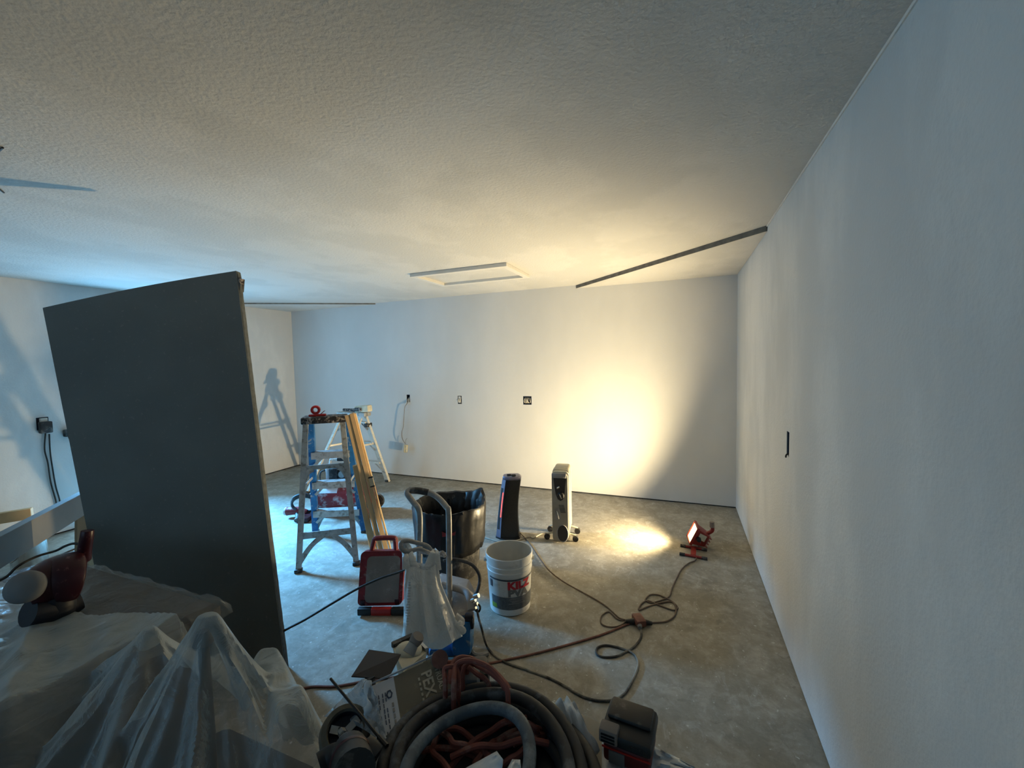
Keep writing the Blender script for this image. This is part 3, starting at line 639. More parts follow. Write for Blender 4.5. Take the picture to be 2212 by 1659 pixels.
bm = nb(); tube(bm, curve_pts([(-0.15, -0.02, 0.48), (-0.22, -0.03, 0.46), (-0.23, -0.03, 0.38), (-0.19, -0.02, 0.33)], 6), 0.008, 8); lobj('copper_line', bm, 'cordblk', cmpz)
bm = nb(); tube(bm, curve_pts([(-0.14, 0, 0.35), (-0.13, 0, 0.56), (-0.08, 0, 0.585), (0.2, 0, 0.585), (0.25, 0, 0.56), (0.26, 0, 0.35)], 5), 0.013, 8); hd = lobj('handle', bm, 'alu2', cmpz)
bm = nb(); tube(bm, [(-0.05, 0, 0.586), (0.18, 0, 0.586)], 0.02, 10); lobj('grip', bm, 'blk', hd)
for y in (-0.14, 0.14):
    bm = nb(); cyl(bm, (0.30, y-0.02, 0.08), (0.30, y+0.02, 0.08), 0.08, seg=24); wh = lobj('wheel', bm, 'blkd', cmpz)
    bm = nb(); cyl(bm, (0.30, y-0.024, 0.08), (0.30, y+0.024, 0.08), 0.03, seg=16); lobj('hub', bm, 'redm', wh)
hp = [(-0.30, -0.05, 0.22)]
for k in range(26):
    a = k*0.62; hp.append((-0.36+0.12*math.cos(a), -0.12+0.05*math.cos(a+1), 0.14+0.10*math.sin(a)+0.004*k*0.3))
bm = nb(); tube(bm, curve_pts(hp, 4), 0.012, 8); lobj('air_hose', bm, 'hose', cmpz)
# nail gun lying by the hose
ng = Gz(648, 1118, 0.0)
gun = thing('nail_gun', 'dusty red nail gun on the floor left of the compressor', 'nail gun', ng, RZ)
bm = nb(); tube(bm, curve_pts([(-0.13, 0, 0.07), (-0.02, 0, 0.075), (0.07, 0, 0.05)], 5), lambda t: 0.045-0.012*t, 12); lobj('body', bm, 'tank', gun)
bm = nb(); tube(bm, curve_pts([(-0.03, 0, 0.06), (0.02, -0.08, 0.035), (0.04, -0.15, 0.025)], 5), 0.022, 10); lobj('handle', bm, 'blkd', gun)
bm = nb(); bx(bm, 0.06, 0.16, -0.16, 0.0, 0.005, 0.05, bev=0.008); lobj('magazine', bm, 'darkred', gun)
bm = nb(); cyl(bm, (-0.15, 0, 0.07), (-0.125, 0, 0.07), 0.04); lobj('cap', bm, 'dust', gun)

# ---------------------------------------------------------------- trash can with liner
tc_ = Gz(966, 1264, 0.0)+V((-0.373, 0.928, 0))*0.22
tcan = thing('trash_can', 'round trash can lined with a black bag folded over its rim', 'trash can', tc_)
bm = nb(); lathe(bm, [(0.001, 0.0), (0.205, 0.0), (0.21, 0.01), (0.245, 0.49), (0.252, 0.50), (0.245, 0.505), (0.235, 0.49), (0.2, 0.02), (0.001, 0.02)], 44); lobj('can', bm, 'blkd', tcan)
rings = []; NS = 72
for r, z, amp in ((0.247, 0.20, 0.006), (0.258, 0.25, 0.012), (0.262, 0.36, 0.010), (0.268, 0.44, 0.010), (0.276, 0.515, 0.006), (0.268, 0.532, 0.008), (0.248, 0.525, 0.010), (0.226, 0.48, 0.012), (0.21, 0.42, 0.018), (0.19, 0.25, 0.022), (0.15, 0.12, 0.02), (0.05, 0.09, 0.01)):
    ring = []
    for k in range(NS):
        a = 2*PI*k/NS; n_ = noise.noise(V((math.cos(a)*4, math.sin(a)*4, z*3+r*9)))
        lift = 0.055*math.exp(-((a-1.0)/0.26)**2)+0.010*n_ if 0.47 < z else 0.006*n_
        if 0.2 <= z < 0.26 and r > 0.24: lift = 0.05*noise.noise(V((math.cos(a)*1.5, math.sin(a)*1.5, 5)))
        rr = r+amp*(math.sin(17*a+6*n_)+0.6*math.sin(31*a+z*20))*0.6+0.02*math.exp(-((a-1.0)/0.25)**2)*(1 if z > 0.47 else 0)
        ring.append((rr*math.cos(a), rr*math.sin(a), z+lift))
    rings.append(ring)
bm = nb(); loft(bm, rings, cap=False); bg_ = lobj('liner', bm, 'bag', tcan, solid=0.003)
a0 = math.radians(-62); 
bm = nb(); poly = [(-0.045, 0.02), (-0.042, -0.018), (0.045, -0.012), (0.05, 0.012), (0.02, 0.002), (0.0, 0.01), (-0.02, 0.006)]
for i, (x, y) in enumerate(poly): pass
d_ = V((math.cos(a0), math.sin(a0), 0)); e_ = V((-math.sin(a0), math.cos(a0), 0))
prism(bm, poly, d_*0.272+V((0, 0, 0.395)), e_, V((0, 0, 1)), 0.004); lobj('brand_tag', bm, 'red', bg_, smooth=False, label='small red tag on the black bag')
bm = nb(); box(bm, (-0.06, 0.04, 0.33), (0.02, 0.02, 0.2), rot=Matrix.Rotation(0.5, 3, 'X')); lobj('scrap', bm, 'knife', tcan, smooth=False)

# ---------------------------------------------------------------- bucket
bc = (Gz(1058, 1304)+Gz(1146, 1304))/2; bc = Gz(1102, 1333)+V((-0.373, 0.928, 0)).normalized()*0.13
bk = thing('paint_bucket', 'open white five-gallon primer bucket with a grey and red label', 'bucket', bc)
BH = 0.368
rz_ = lambda z: 0.130+0.018*z/BH
bm = nb(); lathe(bm, [(0.001, 0.004), (0.122, 0.0), (0.1295, 0.006), (rz_(0.26), 0.26), (0.146, 0.265), (0.1465, 0.275), (rz_(0.285), 0.278), (rz_(0.29), 0.295), (0.149, 0.298), (0.149, 0.308), (rz_(0.31), 0.31), (rz_(0.33), 0.328), (0.151, 0.331), (0.152, BH-0.004), (0.149, BH), (0.144, BH-0.003)], 56); lobj('body', bm, 'white', bk)
bm = nb(); lathe(bm, [(0.1445, BH-0.003), (0.1405, 0.3), (0.128, 0.03), (0.1, 0.02), (0.001, 0.02)], 56); lobj('inner_lining', bm, 'pailin', bk, label='stained inside of the bucket')
ca = math.atan2(CAM.y-bc.y, CAM.x-bc.x)
def cyl_patch(a0, a1, z0, z1, off, n=24):
    b_ = nb(); g_ = []
    for k in range(n+1):
        a = ca+a0+(a1-a0)*k/n
        g_.append([b_.verts.new(((rz_(z)+off)*math.cos(a), (rz_(z)+off)*math.sin(a), z)) for z in (z0, z1)])
    for A, B in zip(g_, g_[1:]): b_.faces.new((A[0], B[0], B[1], A[1]))
    return b_
dg_ = math.radians
lb = lobj('label_panel', cyl_patch(dg_(-56), dg_(95), 0.045, 0.127, 0.0012), 'label_grey', bk, label='dark grey lower label panel')
lobj('label_band', cyl_patch(dg_(-60), dg_(95), 0.232, 0.242, 0.0012), 'label_dark', bk, label='dark line above the lettering')
lobj('label_badge', cyl_patch(dg_(-56), dg_(-38), 0.05, 0.078, 0.0018), 'label_green', lb, label='green badge')
lobj('label_mark', cyl_patch(dg_(-60), dg_(-50), 0.178, 0.224, 0.0012), 'label_dark', bk)
def wrap_text(s, size, a_start, z, m, bold, stretch=1.0):
    b_ = text_mesh(s, size, bold)
    bmesh.ops.subdivide_edges(b_, edges=[e for e in b_.edges if e.calc_length() > 0.012], cuts=2)
    for v in b_.verts:
        zz = z+v.co.y; r = rz_(zz)+0.002; a = ca+a_start+v.co.x*stretch/r
        v.co = V((r*math.cos(a), r*math.sin(a), zz))
    return lobj('lettering', b_, m, bk, smooth=False)
wrap_text('KILZ', 0.066, dg_(-6), 0.181, 'label_red', 0.0036, 1.16)
wrap_text('PVA', 0.060, dg_(-5), 0.134, 'label_mid', 0.0036, 1.26)
for k, (a0, a1, z) in enumerate(((2, 42, .119), (-2, 40, .112), (0, 36, .102), (4, 30, .094), (-4, 42, .084))):
    lobj('small_print', cyl_patch(dg_(a0), dg_(a1), z, z+0.0035, 0.0018, 10), 'shroud', lb)
for s in (-1, 1):
    a = ca+s*PI/2; p = V((0.15*math.cos(a), 0.15*math.sin(a), 0.315)); bm = nb(); cyl(bm, p, p+V((math.cos(a), math.sin(a), 0))*0.012, 0.014, seg=14); lobj('handle_ear', bm, 'white', bk)
hp = []
for k in range(17):
    t = PI*k/16; a = ca+PI/2; c_ = V((math.cos(a), math.sin(a), 0)); f_ = V((math.cos(ca+PI), math.sin(ca+PI), 0))
    hp.append(c_*0.162*math.cos(t)+f_*0.175*math.sin(t)*1.0+V((0, 0, 0.315-0.10*math.sin(t))))
bm = nb(); tube(bm, hp, 0.0025, 6); lobj('wire_handle', bm, 'steel', bk)

# ---------------------------------------------------------------- tower heater
hb_ = (Gz(1074, 1163)+Gz(1122, 1163))/2+V((-0.373, 0.928, 0))*0.06
th = thing('tower_heater', 'black tower heater with a thin glowing red strip', 'heater', hb_, RZ)
ht = Gd(1104, 1024, (hb_-CAM).dot(CF)).z
def sec(z, t):     # cross-section at height fraction t: broad side to viewer, front to the left
    wx = 0.105-0.022*math.sin(min(1, t*1.25)*PI*0.5); dy = 0.085-0.012*t; cx = 0.0+0.045*t-0.012*math.sin(t*PI)
    return [(cx+wx*x, dy*y, z) for x, y in ((-1.0, -0.45), (-0.62, -0.9), (-0.2, -1.0), (0.6, -1.0), (0.92, -0.8), (1.0, -0.3), (1.0, 0.5), (0.8, 0.95), (0.2, 1.0), (-0.5, 0.95), (-0.95, 0.6))]
bm = nb(); loft(bm, [sec(0.012+(ht-0.04)*k/14, k/14) for k in range(15)]); lobj('body', bm, 'heater', th)
top = sec(ht-0.028, 1.0); cx = sum(p[0] for p in top)/len(top)
bm = nb(); loft(bm, [top, [(cx+(x-cx)*1.02, y*1.02, z+0.012) for x, y, z in top], [(cx+(x-cx)*0.9-0.004, y*0.9, z+0.026) for x, y, z in top], [(cx+(x-cx)*0.6, y*0.6, z+0.03) for x, y, z in top]]); cpn = lobj('control_top', bm, 'heaterf', th)
for x, y, r in ((-0.035, -0.02, 0.022), (0.005, -0.035, 0.024)):
    bm = nb(); cyl(bm, (cx+x, y, ht-0.002), (cx+x, y, ht+0.008), r, r*0.9, 18); bx(bm, cx+x-r*0.8, cx+x+r*0.8, y-0.004, y+0.004, ht+0.006, ht+0.014); lobj('knob', bm, 'blk', cpn)
fr = []
for k in range(15):
    s = sec(0.012+(ht-0.04)*k/14, k/14); a, b_ = V(s[0]), V(s[1]); o_ = V((-0.6, -0.75, 0)).normalized()
    fr.append((a, b_, o_))
def strip(k0, k1, f0, f1, off):
    b_ = nb(); rows = []
    for k in range(k0, k1+1):
        a, c, o_ = fr[k]; rows.append([b_.verts.new(a+(c-a)*f0+o_*off), b_.verts.new(a+(c-a)*f1+o_*off), b_.verts.new(a+(c-a)*f1-o_*0.004), b_.verts.new(a+(c-a)*f0-o_*0.004)])
    for A, B in zip(rows, rows[1:]):
        for q in range(4): b_.faces.new((A[q], A[(q+1) % 4], B[(q+1) % 4], B[q]))
    b_.faces.new(rows[0][::-1]); b_.faces.new(rows[-1]); return b_
fp = lobj('front_panel', strip(0, 14, 0.0, 1.0, 0.006), 'heaterf', th, smooth=False)
lobj('grille', strip(2, 12, 0.12, 0.62, 0.008), 'blk', fp, smooth=False)
lobj('heating_element', strip(5, 11, 0.66, 0.86, 0.009), 'glow', fp, smooth=False, label='glowing red heating strip')
bm = nb(); loft(bm, [[(x*1.08, y*1.1, z) for x, y, z in sec(0.0, 0)], [(x*1.06, y*1.08, z) for x, y, z in sec(0.014, 0)]]); lobj('base', bm, 'blk', th)

# ---------------------------------------------------------------- oil radiator
rb = (Gz(1194, 1172)+Gz(1228, 1172))/2
rad = thing('oil_radiator', 'grey oil-filled radiator on small casters right of the tower heater', 'radiator', rb, RZ-0.25)
rt = 0.635
def plate(x_w, z0, z1, y0, y1, r, bev=0):
    b_ = nb(); prism(b_, [(x, z+(z0+z1)/2) for x, z in rrect(x_w, z1-z0, r)], (0, y1, 0), (1, 0, 0), (0, 0, 1), y1-y0)
    return b_
fpan = lobj('front_panel', plate(0.135, 0.012, rt-0.03, 0.0, 0.035, 0.03), 'radgrey', rad)
lobj('front_bezel', plate(0.15, 0.006, rt-0.018, 0.035, 0.055, 0.035), 'radcream', rad)
for k in range(8):
    y = 0.068+k*0.024
    lobj('fin', plate(0.145, 0.055, rt-0.004*(k == 0), y, y+0.009, 0.03), 'radcream', rad)
bm = nb(); bx(bm, -0.02, 0.02, 0.05, 0.25, 0.1, 0.13); bx(bm, -0.02, 0.02, 0.05, 0.25, rt-0.09, rt-0.06); lobj('oil_pipe', bm, 'radcream', rad, smooth=False)
dark = nb(); prism(dark, [(-0.052, 0.565), (-0.046, 0.50), (-0.035, 0.43), (-0.018, 0.385), (0.006, 0.37), (0.028, 0.385), (0.042, 0.43), (0.048, 0.50), (0.058, 0.565)], (0, 0.002, 0), (1, 0, 0), (0, 0, 1), 0.008)
cpn = lobj('control_panel', dark, 'blk', rad, label='glossy black control panel')
bm = nb(); cyl(bm, (0.01, -0.006, 0.42), (0.01, -0.03, 0.42), 0.03, 0.025, 24); kn = lobj('dial', bm, 'blk', cpn)
bm = nb(); box(bm, (0.01, -0.032, 0.42), (0.008, 0.008, 0.045), rot=Matrix.Rotation(-0.4, 3, 'Y'), bev=0.002); lobj('pointer', bm, 'chrome', kn)
bm = nb(); box(bm, (-0.012, -0.01, 0.49), (0.03, 0.014, 0.014), rot=Matrix.Rotation(-0.5, 3, 'Y'), bev=0.003); lobj('switch', bm, 'chrome', cpn)
bm = nb(); box(bm, (-0.005, -0.002, 0.59), (0.125, 0.012, 0.04), bev=0.005); lobj('top_cap', bm, 'shroud', rad)
for k in range(6):
    bm = nb(); box(bm, (0.012+0.003*k, -0.001, 0.33-k*0.012), (0.045, 0.004, 0.004)); lobj('vent_slot', bm, 'blk', fpan, smooth=False)
bm = nb(); prism(bm, [(-0.045, 0.30), (-0.01, 0.30), (0.005, 0.25), (0.008, 0.2), (-0.045, 0.2)], (0, 0.001, 0), (1, 0, 0), (0, 0, 1), 0.006); lobj('cord_recess', bm, 'shroud', rad, smooth=False)
bm = nb(); tube(bm, curve_pts([(-0.03, -0.01, 0.28), (-0.018, -0.016, 0.25), (-0.01, -0.012, 0.215)], 5), 0.006, 8); lobj('handle', bm, 'chrome', rad)
bm = nb(); prism(bm, [(x+0.02, z*1.0+0.085) for x, z in rrect(0.085, 0.135, 0.04)], (0, 0.002, 0), (1, 0, 0), (0, 0, 1), 0.012); pn = lobj('cord_cover', bm, 'blk', rad)
bm = nb(); tube(bm, [(0.02+0.052*math.cos(a*PI/10)*0.9, -0.008, 0.085+0.075*math.sin(a*PI/10)) for a in range(20)], 0.004, 6, closed=True); lobj('ring', bm, 'shroud', pn)
for y in (0.05, 0.22):
    bm = nb(); tube(bm, [(-0.13, y, 0.05), (-0.08, y, 0.062), (0.08, y, 0.062), (0.13, y, 0.05)], 0.009, 8); axl = lobj('axle', bm, 'radcream', rad)
    for s in (-1, 1):
        bm = nb(); cyl(bm, (s*0.125, y-0.014, 0.026), (s*0.125, y+0.014, 0.026), 0.026, seg=18); lobj('caster', bm, 'blkd', axl)
# pale cord of the radiator
rc_ = [Gz(1190, 1150, 0.03), Gz(1170, 1153, 0.012), Gz(1152, 1162, 0.006), Gz(1142, 1160, 0.006), Gz(1095, 1172, 0.006), Gz(1060, 1165, 0.006), Gz(1046, 1160, 0.006)]
bm = nb(); tube(bm, curve_pts(rc_, 6), 0.005, 6); obj('power_cord', bm, 'cordwh', rad)

# ---------------------------------------------------------------- work light
lp = Gy(1496, 1150, -1.09)
lamp = thing('work_light', 'lit halogen work light with a red housing on the floor by the right wall', 'work light', (lp.x+0.05, lp.y, 0))
lf = V((-0.90, -0.10, 0.42)).normalized(); ls, lu, _ = frame(lf); ls = -ls     # side, up
def lbx(x0, x1, s0, s1, u0, u1, m, nm, bev=0.0, par=None, taper=1.0, smooth=True):
    b_ = nb(); lo = [(s0, u0), (s1, u0), (s1, u1), (s0, u1)]
    ra = [lp+lf*x1+ls*a+lu*c for a, c in lo]; rb2 = [lp+lf*x0+ls*a*taper+lu*c*taper for a, c in lo]
    loft(b_, [rb2, ra])
    if bev: bmesh.ops.bevel(b_, geom=b_.edges[:], offset=bev, segments=2, profile=0.5, affect='EDGES')
    return obj(nm, b_, m, par or lamp, smooth=smooth)
lbx(-0.115, -0.012, -0.082, 0.082, -0.068, 0.068, 'lampred', 'housing', 0.006, taper=0.72)
bm = nb()
for a0, a1, c0, c1 in ((-0.09, 0.09, 0.066, 0.078), (-0.09, 0.09, -0.078, -0.066), (-0.09, -0.08, -0.066, 0.066), (0.08, 0.09, -0.066, 0.066)):
    lo = [(a0, c0), (a1, c0), (a1, c1), (a0, c1)]
    loft(bm, [[lp+lf*-0.014+ls*a+lu*c for a, c in lo], [lp+lf*0.006+ls*a+lu*c for a, c in lo]])
obj('bezel', bm, 'lampred', lamp)
lbx(-0.011, -0.004, -0.08, 0.08, -0.066, 0.066, 'lampglass', 'glass', label if False else 0)
for k in range(4):
    lbx(-0.135, -0.114, -0.06, 0.06, -0.045+k*0.026, -0.040+k*0.026, 'lampred', 'cooling_fin')
sgn = -1 if (ls*1).dot(CAM-lp) < 0 else 1
b_ = nb(); c0 = lp-lf*0.06+ls*sgn*0.079+lu*0.02; box(b_, c0, (0.055, 0.003, 0.05), rot=Matrix((lf, ls, lu)).transposed()); obj('side_label', b_, 'mud', lamp, smooth=False, label='pale label on the lamp side')
bm = nb(); tube(bm, curve_pts([lp-lf*0.10+lu*0.045+ls*-0.0, lp-lf*0.125+lu*0.09, lp-lf*0.10+lu*0.14], 5), 0.015, 10); hd = obj('handle', bm, 'lampred', lamp)
bm = nb(); tube(bm, [lp-lf*0.112+lu*0.115, lp-lf*0.092+lu*0.155], 0.019, 12); obj('grip', bm, 'greyface', hd)
for s in (-1, 1):
    bm = nb(); beam(bm, V((lp.x+0.055, lp.y+s*0.045, 0.02)), V((lp.x+0.045, lp.y+s*0.07, 0.10)), 0.022, 0.006); obj('bracket_arm', bm, 'capgrey', lamp, smooth=False)
    q = V((lp.x+0.045, lp.y+s*0.08, 0.10)); bm = nb(); cyl(bm, q, q+V((0, s*0.025, 0)), 0.018, seg=8); obj('knob', bm, 'blk', lamp)
f1a, f1b, f2a = Gz(1468, 1196, 0.012), Gz(1528, 1207, 0.012), Gz(1470, 1178, 0.012); f2b = f2a+(f1b-f1a)
for a, b_ in ((f1a, f1b), (f2a, f2b)):
    bm = nb(); tube(bm, [a, b_], 0.010, 10); bb = obj('base_bar', bm, 'lampred', lamp)
    for p, q in ((a, a+(b_-a)*0.2), (b_, b_+(a-b_)*0.2)):
        bm = nb(); tube(bm, [p, q], 0.0125, 10); obj('rubber_cap', bm, 'blkd', bb)
bm = nb(); m1, m2 = (f1a+f1b)/2, (f2a+f2b)/2; beam(bm, m1+V((0, 0, 0.01)), m2+V((0, 0, 0.01)), 0.04, 0.006); obj('base_plate', bm, 'lampred', lamp, smooth=False)
hub = Gz(1380, 1342, 0.02)
fl = lambda pts, z=0.006: [Gz(u, v, z) for u, v in pts]
lc = fl([(1505, 1202), (1501, 1211), (1487, 1217), (1472, 1230), (1462, 1248), (1452, 1270), (1446, 1288), (1430, 1296), (1408, 1302), (1394, 1296), (1405, 1285), (1425, 1286), (1450, 1298), (1464, 1312), (1455, 1318), (1425, 1308), (1400, 1298), (1385, 1305), (1380, 1318), (1400, 1310), (1425, 1303), (1450, 1300), (1460, 1312), (1457, 1330), (1440, 1342), (1412, 1345), (1395, 1344)])
bm = nb(); tube(bm, curve_pts(lc, 6), 0.0048, 6); obj('power_cord', bm, 'cordbr', lamp)
l = bpy.data.lights.new('halogen_beam', 'SPOT'); l.energy = 440; l.color = (1.0, 0.79, 0.45); l.spot_size = math.radians(150); l.spot_blend = 0.85; l.shadow_soft_size = 0.035
lo_ = bpy.data.objects.new('halogen_beam', l); COL.objects.link(lo_); lo_.location = lp+lf*0.03+lu*0.02
lo_.rotation_euler = V((-0.85, 0.04, 0.53)).to_track_quat('-Z', 'Y').to_euler()

# ---------------------------------------------------------------- extension cord with triple tap and the other leads
ext = thing('extension_cord', 'dusty red extension cord with a triple tap lying on the concrete', 'cord', (hub.x, hub.y, 0))
ep = fl([(1366, 1345), (1340, 1355), (1300, 1371), (1250, 1386), (1200, 1400), (1150, 1413), (1100, 1424), (1062, 1432), (1010, 1440), (940, 1452), (860, 1462), (790, 1471), (760, 1477), (720, 1483), (680, 1483), (640, 1490), (590, 1500)])
bm = nb(); tube(bm, curve_pts(ep, 6), 0.006, 8); obj('cord', bm, 'cordred', ext)
bm = nb(); box(bm, hub+V((0, 0.005, 0.005)), (0.06, 0.09, 0.04), rz=0.5, bev=0.01); tap = obj('triple_tap', bm, 'cordred', ext)
for du, dv in ((-24, 2), (24, 6), (2, 14)):
    p, q = hub+V((0, 0, 0)), Gz(1380+du, 1340+dv, 0.018); bm = nb(); tube(bm, [p+(q-p)*0.45, p+(q-p)*1.2], lambda t: 0.018-0.007*t, 10); obj('plug', bm, 'cordblk' if dv != 14 else 'capgrey', tap)
hc = [Gz(1122, 1150, 0.02), Gz(1132, 1160, 0.008)]+fl([(1147, 1178), (1165, 1205), (1186, 1232), (1215, 1255), (1250, 1275), (1285, 1294), (1310, 1310), (1330, 1328), (1340, 1336)])+fl([(1358, 1340)], 0.016)
bm = nb(); tube(bm, curve_pts(hc, 6), 0.0045, 6); obj('power_cord', bm, 'cordbr', th)
# short brown loop beside the tap
lpz = fl([(1356, 1340), (1335, 1338), (1316, 1322), (1300, 1330), (1298, 1345), (1310, 1353), (1330, 1354), (1345, 1348), (1352, 1340)])
bm = nb(); tube(bm, curve_pts(lpz, 6), 0.0042, 6); obj('cord_loop', bm, 'cordbr', ext)

# ---------------------------------------------------------------- paint sprayer on its cart
sd = 2.42
sb = Gz(985, 1405, 0.0)
spr = thing('paint_sprayer', 'airless paint sprayer on a grey tube cart, blue body and hanging bag', 'sprayer', sb, RZ)
def sp_(u, v, d=sd): return Gd(u, v, d)
d0 = (sb-CAM).dot(CF)
Hn = [sp_(905, 1300, d0+0.02), sp_(906, 1180, d0+0.02), sp_(906, 1108, d0+0.03), sp_(893, 1085, d0+0.05), sp_(879, 1065, d0+0.08), sp_(890, 1058, d0+0.10), sp_(925, 1064, d0+0.10), sp_(946, 1075, d0+0.08), sp_(964, 1095, d0+0.04), sp_(969, 1108, d0+0.02), sp_(970, 1180, d0), sp_(971, 1320, d0-0.02)]
bm = nb(); tube(bm, curve_pts(Hn, 5), 0.0165, 10); hn = obj('cart_handle', bm, 'pipe', spr)
bm = nb(); tube(bm, curve_pts([sp_(884, 1059, d0+0.10), sp_(905, 1060, d0+0.10), sp_(925, 1064, d0+0.10)], 4), 0.0195, 10); obj('grip', bm, 'blkd', hn)
Hk = [sp_(938, 1205, d0-0.06), sp_(926, 1182, d0-0.06), sp_(905, 1174, d0-0.07), sp_(880, 1168, d0-0.10), sp_(867, 1172, d0-0.12), sp_(868, 1186, d0-0.13), sp_(882, 1192, d0-0.12), sp_(905, 1186, d0-0.10), sp_(930, 1196, d0-0.08)]
bm = nb(); tube(bm, curve_pts(Hk, 5), 0.012, 10); obj('pail_hook', bm, 'pipe', spr)
bm = nb(); beam(bm, sp_(905, 1190, d0+0.02), sp_(970, 1200, d0), 0.02, 0.02); obj('cross_tube', bm, 'pipe', spr, smooth=False)
bm = nb(); tube(bm, curve_pts([sp_(945, 1200, d0-0.03), sp_(955, 1193, d0-0.03), sp_(962, 1203, d0-0.04)], 5), 0.010, 8); obj('hose_clip', bm, 'pipe', spr)
# shroud
s0 = [sp_(940, 1258, d0+0.10), sp_(1008, 1275, d0+0.06), sp_(1020, 1300, d0+0.0), sp_(1022, 1328, d0-0.05), sp_(975, 1335, d0-0.07), sp_(940, 1318, d0-0.02)]
bm = nb(); off = V((-0.373, 0.928, 0))*0.16
loft(bm, [s0, [p+off+V((0, 0, -0.02)) for p in s0]]); bmesh.ops.bevel(bm, geom=bm.edges[:], offset=0.012, segments=2, profile=0.5, affect='EDGES'); obj('motor_shroud', bm, 'shroud', spr)
bm = nb(); tube(bm, curve_pts([sp_(955, 1263, d0+0.05), sp_(1000, 1275, d0+0.02), sp_(1014, 1290, d0-0.03), sp_(1018, 1318, d0-0.08)], 5), 0.02, 10); obj('shroud_rib', bm, 'shroud', spr)
q = sp_(992, 1372, d0)
bm = nb(); box(bm, sp_(1000, 1368, d0-0.02), (0.11, 0.16, 0.18), rot=Matrix.Rotation(RZ, 3, 'Z') @ Matrix.Rotation(-0.25, 3, 'X'), bev=0.03); bod = obj('pump_body', bm, 'sprblue', spr)
bm = nb(); cyl(bm, sp_(1004, 1340, d0-0.06), sp_(1000, 1405, d0-0.08), 0.035, 0.03, 18); obj('fluid_section', bm, 'sprblue', bod)
bm = nb(); box(bm, sp_(955, 1398, d0-0.05), (0.14, 0.10, 0.035), rot=Matrix.Rotation(RZ+0.2, 3, 'Z') @ Matrix.Rotation(0.2, 3, 'Y'), bev=0.01); obj('lower_guard', bm, 'sprblue', bod)
bm = nb(); box(bm, sp_(1014, 1340, d0-0.05), (0.05, 0.05, 0.075), rz=RZ, bev=0.008); obj('control_box', bm, 'navy', spr)
bm = nb(); box(bm, sp_(1022, 1338, d0-0.06), (0.012, 0.03, 0.03), rz=RZ, bev=0.003); obj('rocker_switch', bm, 'greyface', spr)
fa = [sp_(1018, 1372, d0-0.02), sp_(1017, 1395, d0-0.02), Gz(1022, 1412, 0.016), Gz(1035, 1417, 0.014), Gz(1054, 1411, 0.014)]
bm = nb(); tube(bm, curve_pts(fa, 5), 0.014, 8); obj('cart_foot', bm, 'pipe', spr)
fb = [sp_(905, 1300, d0+0.02), sp_(908, 1380, d0+0.02), Gz(905, 1402, 0.014), Gz(925, 1425, 0.014)]
bm = nb(); tube(bm, curve_pts(fb, 5), 0.014, 8); obj('cart_foot', bm, 'pipe', spr)
bm = nb(); tube(bm, [Gz(905, 1400, 0.014), Gz(1020, 1410, 0.014)], 0.012, 8); obj('foot_bar', bm, 'pipe', spr)
bm = nb(); tube(bm, [sp_(1000, 1400, d0-0.06), Gz(1001, 1418, 0.02)], 0.012, 10); obj('suction_tube', bm, 'steel', spr)
# coiled hose at the cart's back and fittings
hl_ = [sp_(1018, 1295, d0-0.03), sp_(1032, 1275, d0-0.02), sp_(1036, 1245, d0), sp_(1022, 1222, d0+0.01), sp_(1000, 1212, d0+0.02), sp_(975, 1208, d0+0.03), sp_(958, 1212, d0+0.03)]
bm = nb(); tube(bm, curve_pts(hl_, 6), 0.0095, 8); obj('return_hose', bm, 'hose', spr)
for k in range(4):
    bm = nb(); p = sp_(1026+random.uniform(-5, 6), 1288+k*9, d0-0.06); cyl(bm, p-V((0.012, 0, 0.006)), p+V((0.016, 0, 0.008)), 0.012-0.001*k, seg=8); obj('brass_fitting', bm, 'steel', spr)
bm = nb(); c_ = sp_(1030, 1313, d0-0.06); tube(bm, [c_+V((0.02*math.cos(a*PI/8), 0.004*math.sin(a*PI/4), 0.02*math.sin(a*PI/8))) for a in range(16)], 0.006, 6, closed=True); obj('hose_clamp', bm, 'cordblk', spr)
cw = [sp_(1030, 1315, d0-0.07), sp_(1034, 1335, d0-0.09), sp_(1041, 1360, d0-0.14), Gz(1050, 1392, 0.02)]+fl([(1064, 1412), (1090, 1430), (1130, 1444), (1180, 1462), (1220, 1482), (1255, 1503), (1290, 1513), (1325, 1512), (1350, 1497), (1366, 1470), (1378, 1440), (1375, 1420), (1362, 1408), (1340, 1400), (1310, 1394), (1291, 1399), (1289, 1412), (1302, 1419), (1330, 1418), (1352, 1408), (1372, 1395), (1384, 1378), (1385, 1362)])+[Gz(1382, 1354, 0.016)]
bm = nb(); tube(bm, curve_pts(cw, 6), 0.006, 7); obj('power_cord', bm, 'corddusty', spr)
# spray hose running off to the left, held in the air
sh = [sp_(880, 1228, d0+0.05), sp_(862, 1236, d0+0.05), sp_(820, 1250, d0+0.03), sp_(772, 1272, d0+0.0), sp_(720, 1302, d0-0.05), sp_(660, 1338, d0-0.08), sp_(600, 1372, d0-0.10), Gz(560, 1420, 0.02)]
bm = nb(); tube(bm, curve_pts(sh, 6), 0.0065, 8); obj('spray_hose', bm, 'cordblk', spr)

